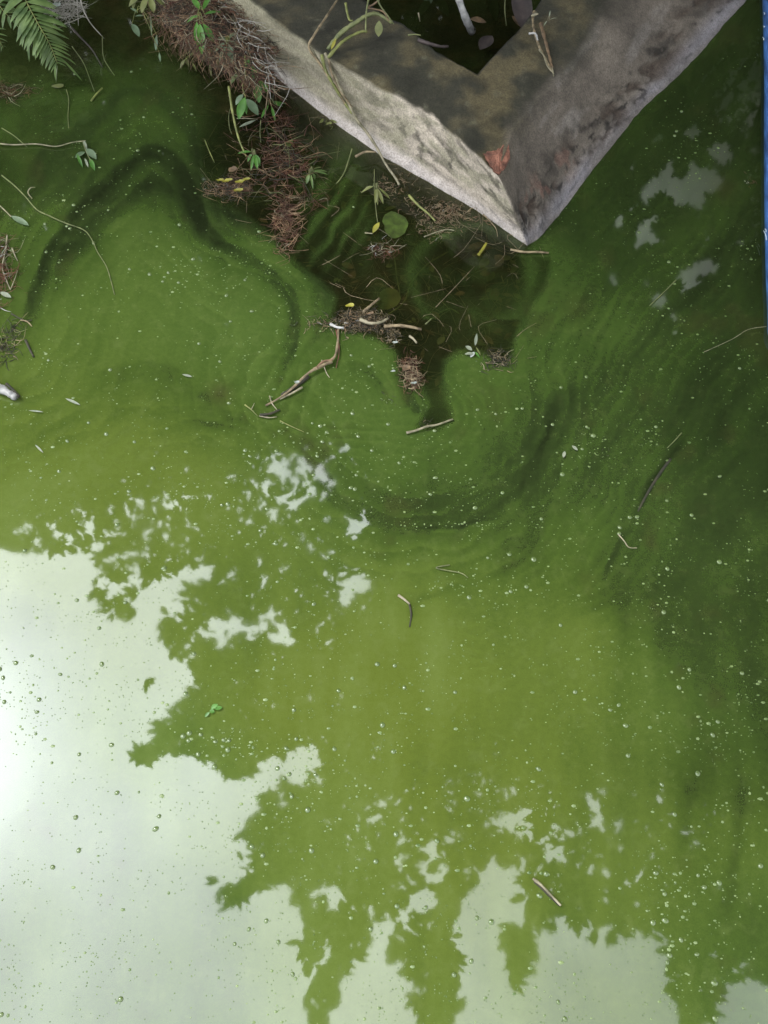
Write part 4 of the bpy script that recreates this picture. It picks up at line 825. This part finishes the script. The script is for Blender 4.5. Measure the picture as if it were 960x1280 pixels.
# right-hand side
stem('sunken_branch', [(838,574,-.001),(826,590,.001),(812,612,.0),(800,634,-.001),(793,650,-.003)], .0032, .0018, M['dark_stem'], 'dark sunken twig slanting through the algae on the right', 'twig')
stem('pale_straw', [(852,541,.003),(843,551,.004),(834,560,.003)], .0012, .0008, M['vine'], 'thin pale straw just above the dark sunken twig on the right', 'straw')
stem('pale_straw', [(845,350,.003),(830,365,.003),(812,382,.003)], .0014, .0010, M['vine'], 'thin pale straw slanting among the light reflections at upper right', 'straw')
stem('beaded_thread', [(958,408,.012),(935,412,.008),(915,424,.006),(880,440,.003)], .0007, .0005, M['pale_stem'], 'fine beaded thread reaching from the blue rim to the water', 'thread')
litter('red_scrap', 'small reddish weed scrap floating near the blue rim', 938, 224, 7, 4, 14, 'red_straw', .012, .006, .0012, 31, [('white_root', 6, .006, .0010)])
litter('dark_litter', 'dark weed crumbs with a white fleck on the algae at right', 752, 566, 9, 5, 26, 'dark_stem', .012, .004, .0012, 32, [('speck', 10, .006, .0012)])
stem('pale_curl', [(773,668,.003),(780,676,.004),(786,684,.004),(796,685,.003)], .0013, .001, M['pale_stem'], 'small pale curled fibre on the right algae below the dark twig', 'fibre')
stem('tan_straw', [(562,706,.003),(545,710,.004),(575,716,.004),(585,722,.003)], .0014, .0009, M['vine'], 'thin tan straw lying on the algae in the middle of the pond', 'straw')
stem('pale_twig', [(498,744,.004),(505,749,.005),(512,755,.004)], .0030, .0020, M['pale_stem'], 'short whitish twig on the algae beside a dark crease in mid pond', 'twig')
stem('dark_crease_twig', [(512,756,.002),(514,768,.002),(512,784,.0)], .0022, .0012, M['dark_stem'], 'short dark twig hanging under the whitish twig in mid pond', 'twig')
e = empty('floating_stick', P(683, 1114, 0), 'thin straight stick floating near the mirrored sky at the bottom', 'stick')
bm = bmesh.new(); tube(bm, px_path([(666,1098,.005),(676,1106,.005),(688,1118,.005),(701,1132,.004)]), .0026, .0018, 6, 5, .15); obj('wood', bm, M['pale_stem'], e)
bm = bmesh.new(); tube(bm, px_path([(668,1102,.002),(682,1115,.002),(699,1132,.001)]), .0022, .0018, 6, 5, .15); obj('wet_bark', bm, M['dark_stem'], e)
e = empty('weed_scrap', P(267, 886, 0), 'small dark green weed scrap floating on the mirrored sky at left', 'weed')
for a, b, w in [((262,890,.004),(256,896,.003),.006), ((264,886,.005),(272,880,.006),.009), ((268,886,.005),(278,884,.004),.008), ((262,888,.004),(268,890,.004),.008)]:
    bm = bmesh.new(); blade(bm, P(*a), P(*b), w, Vector((0, 0, 1)), .001, .3, 5); obj('leaf', bm, M['leaf_green'], e)
for a, b, w, lab in [((715,557),(722,563),.007,'tiny white leaf scrap left of the dark weed crumbs at right'),((706,564),(704,572),.007,'tiny upright white scrap beside the white leaf scrap at right'),((82,498),(100,506),0.006,'pale angular leaf scrap floating near the left edge'),
                  ((36,513),(54,515),0.004,'narrow pale scrap floating level near the left edge'),((44,556),(54,566),0.004,'small pale scrap slanting below the two pale scraps at left'),((228,468),(240,471),0.006,'small pale foam patch at the foot of the left arch')]:
    leaf_obj('pale_scrap', ((a[0], a[1], .005), (b[0], b[1], .004)), w, 'pale_leaf', lab, 'scrap')

# ---- blue rim on the right
e = empty('blue_hull', P(990, 200, 0), 'smooth blue painted side standing in the water along the right edge', 'blue side')
bm = bmesh.new(); edge_px = [(950,-160),(951,-60),(953,0),(955,100),(955,200),(956,300),(959,390),(963,425),(1000,450),(1060,470)]
cz = catmull(edge_px, 6); prof = []
for (x, y) in cz:
    p = P(x, y, .012); prof.append([p+Vector((.22, 0, -.30)), p+Vector((.06, 0, -.045)), p, p+Vector((.006, 0, .010)), p+Vector((.022, 0, .014)), p+Vector((.05, 0, .010)), p+Vector((.06, 0, -.03)), p+Vector((.10, 0, -.2))])
vs = [[bm.verts.new(q) for q in r_] for r_ in prof]
for i in range(len(vs)-1):
    for j in range(len(vs[0])-1): bm.faces.new((vs[i][j], vs[i][j+1], vs[i+1][j+1], vs[i+1][j]))
bmesh.ops.recalc_face_normals(bm, faces=bm.faces[:]); obj('side', bm, M['blue'], e)
rr = random.Random(4)
for (x, y, l) in [(955.5,18,.008),(954.5,50,.012),(955,34,.004),(958,300,.03),(957.5,290,.01)]:
    bm = bmesh.new(); p = P(x, y, .024); tube(bm, [p, p+Vector((.001, l*.5, .001)), p+Vector((-.001, l, .0005))], .0012, .0008, 4, 3); obj('scratch', bm, M['scratch'], e)

# ------------------------------------------------------------------ bubbles and flecks
def dome_mesh(name, m):
    bm = bmesh.new(); n = 8; rings = []
    for k in range(3):
        a = k/3*math.pi/2; rings.append([bm.verts.new((math.cos(a)*math.cos(2*math.pi*i/n), math.cos(a)*math.sin(2*math.pi*i/n), math.sin(a)*.75)) for i in range(n)])
    tp = bm.verts.new((0, 0, .75))
    for k in range(2):
        for i in range(n): bm.faces.new((rings[k][i], rings[k][(i+1) % n], rings[k+1][(i+1) % n], rings[k+1][i]))
    for i in range(n): bm.faces.new((rings[2][i], rings[2][(i+1) % n], tp))
    me = bpy.data.meshes.new(name); bm.to_mesh(me); bm.free(); me.polygons.foreach_set('use_smooth', [True]*len(me.polygons)); me.materials.append(m); return me
clus = fbm(X/55, Y/55, 4, 141)+.6*fbm(X/16, Y/16, 3, 142)
def in_clear(x, y):
    j = int((y-gy[0])/step); i = int((x-gx[0])/step); j = min(max(j, 0), Hd-1); i = min(max(i, 0), Wd-1); return CLEAR[j, i], clus[j, i]
wallpoly = [(659,310),(600,268),(480,198),(330,88),(250,30),(100,-100),(960,-100),(925,12),(853,92),(750,204)]
def on_wall(x, y):
    return bool(inside(np.array([float(x)]), np.array([float(y)]), wallpoly)[0]) or x > 948 and y < 440
def on_wall_fast(x, y): return y < 320 and on_wall(x, y) or x > 950
hot = [(160,155,30,18,18),(190,210,50,30,40),(300,340,60,30,45),(350,390,25,45,30),(225,330,45,35,30),(110,260,40,50,34),(60,340,20,60,20),(480,580,60,40,40),(560,610,50,40,30),(610,515,40,15,24),(200,600,120,40,60),
       (330,640,60,50,50),(570,655,60,5,30),(480,700,60,30,40),(650,730,50,30,45),(90,830,80,70,70),(30,910,25,30,30),(370,960,50,30,60),(290,930,50,20,80),(400,540,40,40,40),(440,480,30,30,30),(780,640,30,60,24),(820,860,50,70,40),(880,1100,60,60,60),
       (690,1020,60,40,40),(560,1000,60,60,40),(850,1180,20,70,40),(740,560,30,20,24),(860,200,50,30,10),(350,1000,60,50,50),(350,1230,30,60,26),(920,850,25,60,26),(500,1240,30,30,16),(600,740,60,40,30)]
cand = []
rr = random.Random(99)
for cx, cy, a, b, n in hot:
    for _ in range(int(n*.9)): cand.append((rr.gauss(cx, a*.6), rr.gauss(cy, b*.6), rr.random()))
for _ in range(7600):
    x, y = rr.uniform(-60, 1020), rr.uniform(60, 1340); c, k = in_clear(x, y)
    if rr.random() < .22+.7*max(0, min(1, k*1.4+.15)): cand.append((x, y, rr.random()))
cand = [(x, y, s) for (x, y, s) in cand if not on_wall(x, y) and in_clear(x, y)[0] < .35]
for _ in range(9000):
    x, y = rr.uniform(-40, 1000), rr.uniform(100, 1300); c, k = in_clear(x, y); hz = math.exp(-((x-430)/150)**2-((y-680)/110)**2)+.6*math.exp(-((x-300)/90)**2-((y-940)/60)**2)
    if rr.random() < (.04+.75*hz)*max(0, min(1, .4+k)): cand.append((x, y, -.45+.3*rr.random()))
cand = [(x, y, s) for (x, y, s) in cand if not on_wall(x, y) and in_clear(x, y)[0] < .35]
sizes = [(.0008+.0008*s+.0028*max(0, s)**7)*(1.0) for x, y, s in cand]
order = sorted(range(len(cand)), key=lambda i: -sizes[i])
dm = dome_mesh('bubble', M['bubble'])
for k in order[:240]:
    x, y, s = cand[k]; o = bpy.data.objects.new('bubble', dm); COL.objects.link(o); p = P(x, y, .0003); o.location = p; o.scale = (sizes[k]*rr.uniform(.9, 1.4), sizes[k]*rr.uniform(.9, 1.2), sizes[k]*.8); o.rotation_euler.z = rr.uniform(0, 6)
    tag(o, 'small pale green bubble resting on the algae film', 'bubble', 'bubbles scattered over the algae film')
bm = bmesh.new()
for k in order[240:]:
    x, y, s = cand[k]; r = sizes[k]; p = P(x, y, .0002); n = 5; a0 = rr.uniform(0, 6); st_ = rr.uniform(.8, 1.7)
    ring = [bm.verts.new(p+Vector((r*st_*math.cos(a0+i*2*math.pi/n), r*math.sin(a0+i*2*math.pi/n), 0))) for i in range(n)]; t_ = bm.verts.new(p+Vector((0, 0, r*.6)))
    for i in range(n): bm.faces.new((ring[i], ring[(i+1) % n], t_))
tag(obj('algae_flecks', bm, M['speck']), 'fine pale flecks and tiny bubbles strewn over the algae film', 'flecks', None, 'stuff')

bm = bmesh.new(); rr = random.Random(17)
for _ in range(15000):
    x, y = rr.uniform(-40, 1000), rr.uniform(90, 1300)
    if on_wall_fast(x, y): continue
    c, k = in_clear(x, y)
    if c > .35 or rr.random() > .45+k: continue
    p = P(x, y, .00015); r_ = rr.uniform(.0005, .0012); a0 = rr.uniform(0, 6); e1, e2 = Vector((math.cos(a0), math.sin(a0), 0))*r_*rr.uniform(1, 2), Vector((-math.sin(a0), math.cos(a0), 0))*r_
    q = [bm.verts.new(p+e1+Vector((0, 0, .0001))), bm.verts.new(p+e2+Vector((0, 0, .0005))), bm.verts.new(p-e1), bm.verts.new(p-e2+Vector((0, 0, .0002)))]; bm.faces.new(q)
tag(obj('algae_grains', bm, M['grain'], None, False), 'fine mid green grains of scum all over the algae film', 'grains', None, 'stuff')

# ------------------------------------------------------------------ trees that the water mirrors
SKY = [[(-900,700),(-60,700),(0,696),(40,690),(75,694),(105,686),(128,705),(118,735),(112,760),(150,785),(175,770),(172,742),(200,728),(240,712),(275,706),(262,722),(222,735),(205,760),(198,790),(205,812),(235,830),(248,850),(215,868),(178,835),(150,812),(158,835),(185,862),
        (215,890),(190,905),(165,925),(158,948),(180,960),(205,945),(250,948),(290,976),(312,972),(332,950),(380,932),(405,925),(402,955),(385,965),(338,985),(318,1005),(290,1035),(304,1052),(286,1068),(300,1080),(258,1096),(262,1112),(286,1110),(268,1143),(300,1137),(340,1110),(372,1094),
        (366,1128),(370,1150),(386,1160),(360,1183),(386,1206),(396,1226),(384,1258),(392,1300),(380,1400),(300,2200),(-900,2200)],
       [(412,1310),(432,1232),(455,1196),(470,1152),(500,1148),(500,1162),(484,1192),(500,1222),(520,1228),(506,1255),(528,1290),(520,1360),(430,1360)],
       [(574,1330),(576,1240),(582,1190),(570,1152),(588,1112),(608,1100),(610,1074),(632,1086),(646,1110),(641,1130),(662,1136),(626,1160),(626,1190),(636,1216),(645,1242),(672,1230),(676,1200),(692,1170),(700,1148),(722,1164),(726,1192),(746,1168),(765,1192),(772,1174),(812,1172),(832,1158),(836,1200),(834,1240),(850,1270),(872,1340),(860,1450),(600,1450)],
       [(905,1250),(918,1232),(940,1222),(980,1228),(1030,1300),(960,1330),(900,1290)],
       [(515,1130),(530,1108),(546,1106),(542,1130),(524,1150)]]
HOLES = [(345,588,20,10),(358,626,20,15),(370,600,8,12),(86,498,9,6),(298,780,34,16),(350,790,18,10),(440,742,20,26),(326,738,12,12),(500,1048,14,9),(486,1000,8,8),(560,996,14,10),(543,1066,10,8),(632,1036,18,20),(618,1052,10,6),(660,1112,10,5),
         (943,1000,18,14),(950,975,8,8),(926,996,8,7),(835,838,9,12),(852,850,6,6),(575,805,6,6),(465,915,6,10),(462,1028,14,14),(715,1035,6,16),(760,1030,8,14),(890,1212,18,10),(870,1200,14,8),(220,632,10,5),(120,655,16,8),(65,650,14,7),(100,670,20,8),(425,565,14,6),(30,672,14,8),(210,670,14,5),
         (655,1100,8,14),(692,1072,6,12),(745,1095,12,5),(618,968,8,8),(840,1150,8,20),(405,1110,12,12),(420,1128,16,14),(392,1010,6,10),(355,1005,10,6)]
_r = random.Random(77); _h = []
for a, b, c, d_ in HOLES:                      # each hole in the crown is a ragged cluster of small gaps between leaves
    k = max(2, int(c*d_/40)); _h.append((a, b, c*.5, d_*.5))
    for _ in range(k): _h.append((a+_r.gauss(0, c*.75), b+_r.gauss(0, d_*.75), _r.uniform(.18, .42)*c+1, _r.uniform(.15, .40)*d_+1))
for _ in range(130): _h.append((_r.uniform(130, 460), _r.uniform(600, 900), _r.uniform(1.5, 4.5), _r.uniform(1.5, 4)))
for _ in range(120): _h.append((_r.uniform(400, 960), _r.uniform(930, 1200), _r.uniform(1.5, 4.5), _r.uniform(1.5, 5)))
HOLES = _h
GAPS_ = [[(848,156),(868,150),(882,165),(866,183),(850,176)],[(878,180),(910,178),(920,203),(906,213),(882,198)],[(864,198),(908,222),(904,242),(890,244),(852,214)],[(836,226),(858,214),(892,240),(876,264),(846,260),(830,245)],[(790,290),(812,262),(822,284),(806,312),(788,318)],[(838,345),(858,330),(900,322),(912,334),(880,348),(850,356)],
        [(840,368),(858,352),(884,352),(878,366),(856,374)],[(792,240),(828,212),(840,196),(850,206),(830,240),(808,262)],[(808,365),(832,362),(838,374),(822,392),(812,384)],[(836,380),(848,390),(850,420),(842,428),(836,404)],[(868,520),(890,515),(892,532),(876,536)],[(932,395),(944,398),(940,410),(932,410)]]
for _ in range(34):
    a, b = _r.uniform(760, 925), _r.uniform(230, 440); w, h = _r.uniform(4, 12), _r.uniform(4, 9); GAPS_.append([(a-w, b-h*.2), (a-w*.1, b-h), (a+w, b+h*.1), (a+w*.2, b+h)])
GAPS = [[(sum(q[0] for q in g)/len(g)+(x-sum(q[0] for q in g)/len(g))*.95, sum(q[1] for q in g)/len(g)+(y-sum(q[1] for q in g)/len(g))*.95) for x, y in g] for g in GAPS_]
def open_sky(qx, qy, grow=0.0, gs=None):
    gs = grow if gs is None else gs
    jx = qx+6*fbm(qx/20, qy/20, 2, 201); jy = qy+6*fbm(qx/20+7, qy/20, 2, 202); hx = qx+16*fbm(qx/11, qy/11, 3, 203); hy = qy+14*fbm(qx/11+7, qy/11, 3, 204); jx = jx+3.5*fbm(qx/4.5, qy/4.5, 2, 211); jy = jy+3.5*fbm(qx/4.5+3, qy/4.5, 2, 212); m = np.zeros(qx.shape, bool); edge_ = np.full(qx.shape, 1e9)
    for s in SKY:
        m |= inside(jx, jy, s); d_, _ = seg_dist(qx, qy, s, True); edge_ = np.minimum(edge_, d_)
        if gs: m |= d_ < gs
    m |= (vnoise(qx/13, qy/13, 221)+.55*vnoise(qx/6, qy/6, 222) > .40+edge_/42)&(qy > 560)
    for a, b, c, d_ in HOLES: m |= ((hx-a)/(c+.8+grow))**2+((hy-b)/(d_+.8+grow))**2 < 1
    for s in GAPS:
        m |= inside(qx, qy, s)|(seg_dist(qx, qy, s, True)[0] < 1)
        if grow: dd, _ = seg_dist(qx, qy, s, True); m |= dd < grow*.6
    return m
def mirror_np(qx, qy, z):
    a = (qx-480)/FPX; b = (640-qy)/FPX; dz = SP-b*CP; t = (CAM_H+z)/dz; return np.stack([a*t, (CP+b*SP)*t, z], -1)
def project_mirror(p):
    x, y, z = p[..., 0], p[..., 1], -p[..., 2]-CAM_H; f = y*CP-z*SP; u = y*SP+z*CP; return 480+FPX*x/f, 640-FPX*u/f
def leaves_mesh(name, centers, size, m, parent, shape=.55, droopz=-.5, extra_test=True):
    n = len(centers); th = rng.uniform(0, 2*np.pi, n); ph = rng.normal(0, .5, n)
    ax = np.stack([np.cos(th)*np.cos(ph), np.sin(th)*np.cos(ph), np.sin(ph)+droopz*.6], -1); ax /= np.linalg.norm(ax, axis=1)[:, None]
    r = rng.normal(0, 1, (n, 3))*[.5, .5, 1.2]; sd_ = np.cross(ax, r); sd_ /= np.linalg.norm(sd_, axis=1)[:, None]; L_ = (size*rng.uniform(.6, 1.25, n))[:, None]
    nn = np.cross(sd_, ax)
    v = [centers, centers+ax*L_*.35+sd_*L_*shape*.5+nn*L_*.05, centers+ax*L_*.75+sd_*L_*shape*.38, centers+ax*L_-nn*L_*.1, centers+ax*L_*.75-sd_*L_*shape*.38, centers+ax*L_*.35-sd_*L_*shape*.5+nn*L_*.05]
    V = np.stack(v, 1)
    if extra_test:
        qx, qy = project_mirror(V[:, 1 if size < .2 else 3]); V = V[~open_sky(qx, qy)]; n = len(V)
    b = (np.arange(n)*6)[:, None]; F = np.concatenate([b+np.array([0, 1, 2, 3]), b+np.array([0, 3, 4, 5])], 0)
    me = bpy.data.meshes.new(name); V = V.reshape(-1, 3); me.vertices.add(len(V)); me.vertices.foreach_set('co', V.astype(np.float32).ravel())
    me.loops.add(F.size); me.loops.foreach_set('vertex_index', F.astype(np.int32).ravel()); me.polygons.add(len(F)); me.polygons.foreach_set('loop_start', np.arange(len(F), dtype=np.int32)*4); me.update(calc_edges=True)
    return link(name, me, m, parent)
def leaf_sprays(xr, yr, zr, n, parent):
    """compound leaves whose leaflets fan out and droop, crowding the outline of the crown"""
    qx = rng.uniform(max(xr[0], -60), min(xr[1], 1060), n); qy = rng.uniform(max(yr[0], 520), min(yr[1], 1340), n); d_ = np.full(n, 1e9)
    for s in SKY: d_ = np.minimum(d_, seg_dist(qx, qy, s, True)[0])
    ok = (d_ < 42) & ~open_sky(qx, qy); c = mirror_np(qx[ok], qy[ok], rng.uniform(*zr, ok.sum())); m = len(c)
    th = rng.normal(R(-112), R(40), m); VV = []
    for k in range(7):
        a = th+R(-78+26*k)+rng.normal(0, .08, m); dz = rng.normal(-.12, .12, m); L_ = (.125-.012*abs(k-3))*rng.uniform(.8, 1.2, m)
        ax = np.stack([np.cos(a), np.sin(a), dz], -1); sd_ = np.stack([-np.sin(a), np.cos(a), rng.normal(0, .3, m)], -1); L_ = L_[:, None]
        VV.append(np.stack([c+ax*.008, c+ax*L_*.35+sd_*L_*.15, c+ax*L_*.7+sd_*L_*.14, c+ax*L_-np.array([0, 0, .01]), c+ax*L_*.7-sd_*L_*.14, c+ax*L_*.35-sd_*L_*.15], 1))
    V = np.concatenate(VV); qx, qy = project_mirror(V[:, 2]); m_ = np.zeros(len(V), bool)
    for s in SKY: m_ |= inside(qx, qy, s)
    V = V[~m_]; n = len(V); b = (np.arange(n)*6)[:, None]; F = np.concatenate([b+np.array([0, 1, 2, 3]), b+np.array([0, 3, 4, 5])], 0)
    if not n: return
    me = bpy.data.meshes.new('leaf_sprays'); me.from_pydata(V.reshape(-1, 3).tolist(), [], F.tolist()); link('leaf_sprays', me, M['crown'], parent)['kind'] = 'stuff'
def sample_crown(xr, yr, zr, nclump, per, spread, grow, edge=0):
    qx = rng.uniform(*xr, nclump); qy = rng.uniform(*yr, nclump); ok = ~open_sky(qx, qy, grow, 26 if edge else None); qx, qy = qx[ok], qy[ok]; z = rng.uniform(*zr, len(qx))
    c = mirror_np(qx, qy, z); L_ = (c[:, None, :]+rng.normal(0, spread, (len(c), per, 3))).reshape(-1, 3)
    qx, qy = project_mirror(L_); L_ = L_[~open_sky(qx, qy)]
    if edge and yr[0] < 0:                                      # small leaves close in on the gaps that show the house
        qx = rng.uniform(770, 960, 40000); qy = rng.uniform(130, 560, 40000); d_ = np.full(40000, 1e9)
        for s in GAPS: d_ = np.minimum(d_, seg_dist(qx, qy, s, True)[0])
        ok = (d_ < 16) & (qx > xr[0]) & (qx < xr[1]) & ~open_sky(qx, qy); L_ = np.concatenate([L_, mirror_np(qx[ok], qy[ok], rng.uniform(*zr, ok.sum()))])
    return c, L_
TREES = [('right bank tree, whose leafy boughs the lower right water mirrors', (3.6, 3.2), (240, 1500), (640, 1500), (3.2, 5.0), 6200),
         ('broad tree on the far bank at left, mirrored dark along the upper left water', (-3.2, 6.2), (-700, 420), (-500, 960), (3.0, 5.6), 7600),
         ('tall tree on the far bank at right, mirrored behind the wall and upper right water', (3.4, 7.6), (420, 1600), (-500, 640), (3.0, 5.6), 7600)]
for lab, (tx, ty), xr, yr, zr, nc in TREES:
    e = empty('tree', (tx, ty, .3), lab, 'tree')
    c, L_ = sample_crown(xr, yr, zr, nc, 12, .11, 2, 9000)
    leaves_mesh('crown', L_, .085, M['crown'], e)['kind'] = 'stuff'
    leaf_sprays(xr, yr, zr, int((min(xr[1], 1060)-max(xr[0], -60))*(min(yr[1], 1340)-max(yr[0], 520))*.0040), e)
    c2, L2 = sample_crown(xr, yr, (zr[1]+.2, zr[1]+2.2), nc, 10, .22, 34)
    leaves_mesh('upper_crown', L2, .26, M['crown_far'], e, .7)['kind'] = 'stuff'
    bm = bmesh.new(); ctr = c.mean(0); fork = Vector((tx, ty, 2.2))+(Vector(ctr)-Vector((tx, ty, 2.2)))*.08
    tube(bm, [(tx, ty, .1), (tx+.1, ty, 1.2), tuple(fork)], .20, .13, 12, 6, .05); obj('trunk', bm, M['bark'], e)
    ends = c[rng.choice(len(c), 26, replace=False)]; bm = bmesh.new(); nlimb = 0
    for q in ends:
        q = Vector(q); mid = fork.lerp(q, .5)+Vector((0, 0, .45)); pts = catmull([tuple(fork), tuple(mid), tuple(q)], 6); a, b = project_mirror(pts)
        if open_sky(a, b, 6).any(): continue
        tube(bm, [fork, mid, q], .06, .012, 7, 5, .05); nlimb += 1
    if nlimb: obj('limb', bm, M['bark'], e)
    else: bm.free()
# pale house behind the trees: only patches of its panelled wall show in the water
hs = empty('house', (2.6, 13, .3), 'pale house behind the trees, mirrored in patches at the upper right', 'house')
def box(bm, x0, x1, y0, y1, z0, z1):
    r_ = bmesh.ops.create_cube(bm, size=1)
    for v in r_['verts']: v.co = Vector((x0+(v.co.x+.5)*(x1-x0), y0+(v.co.y+.5)*(y1-y0), z0+(v.co.z+.5)*(z1-z0)))
def hpart(name, m, dims, parent=hs):
    bm = bmesh.new(); box(bm, *dims); bmesh.ops.rotate(bm, verts=bm.verts[:], matrix=Matrix.Rotation(R(-71.5), 3, 'Z'), cent=(0, 0, 0)); bmesh.ops.translate(bm, verts=bm.verts[:], vec=(2.6, 13, 0))
    o = obj(name, bm, m, None, False); o.parent = parent; o.matrix_parent_inverse = Matrix.Translation(-hs.location) if parent is hs else Matrix(); return o
hpart('wall', M['plaster'], (-2, 8, 0, 6, .2, 10.0))           # its long face looks left, toward the sun
hpart('roof', M['roof'], (-2.3, 8.3, -.3, 6.3, 10.0, 10.25))
for zz in (1.6, 4.3):
    for xx in (-.8, 1.8, 4.4):
        w_ = hpart('window', M['roof'], (xx, xx+1.0, -.05, .02, zz, zz+1.2)); hpart('pane', M['pane'], (xx+.08, xx+.92, -.07, -.04, zz+.08, zz+1.12), w_)
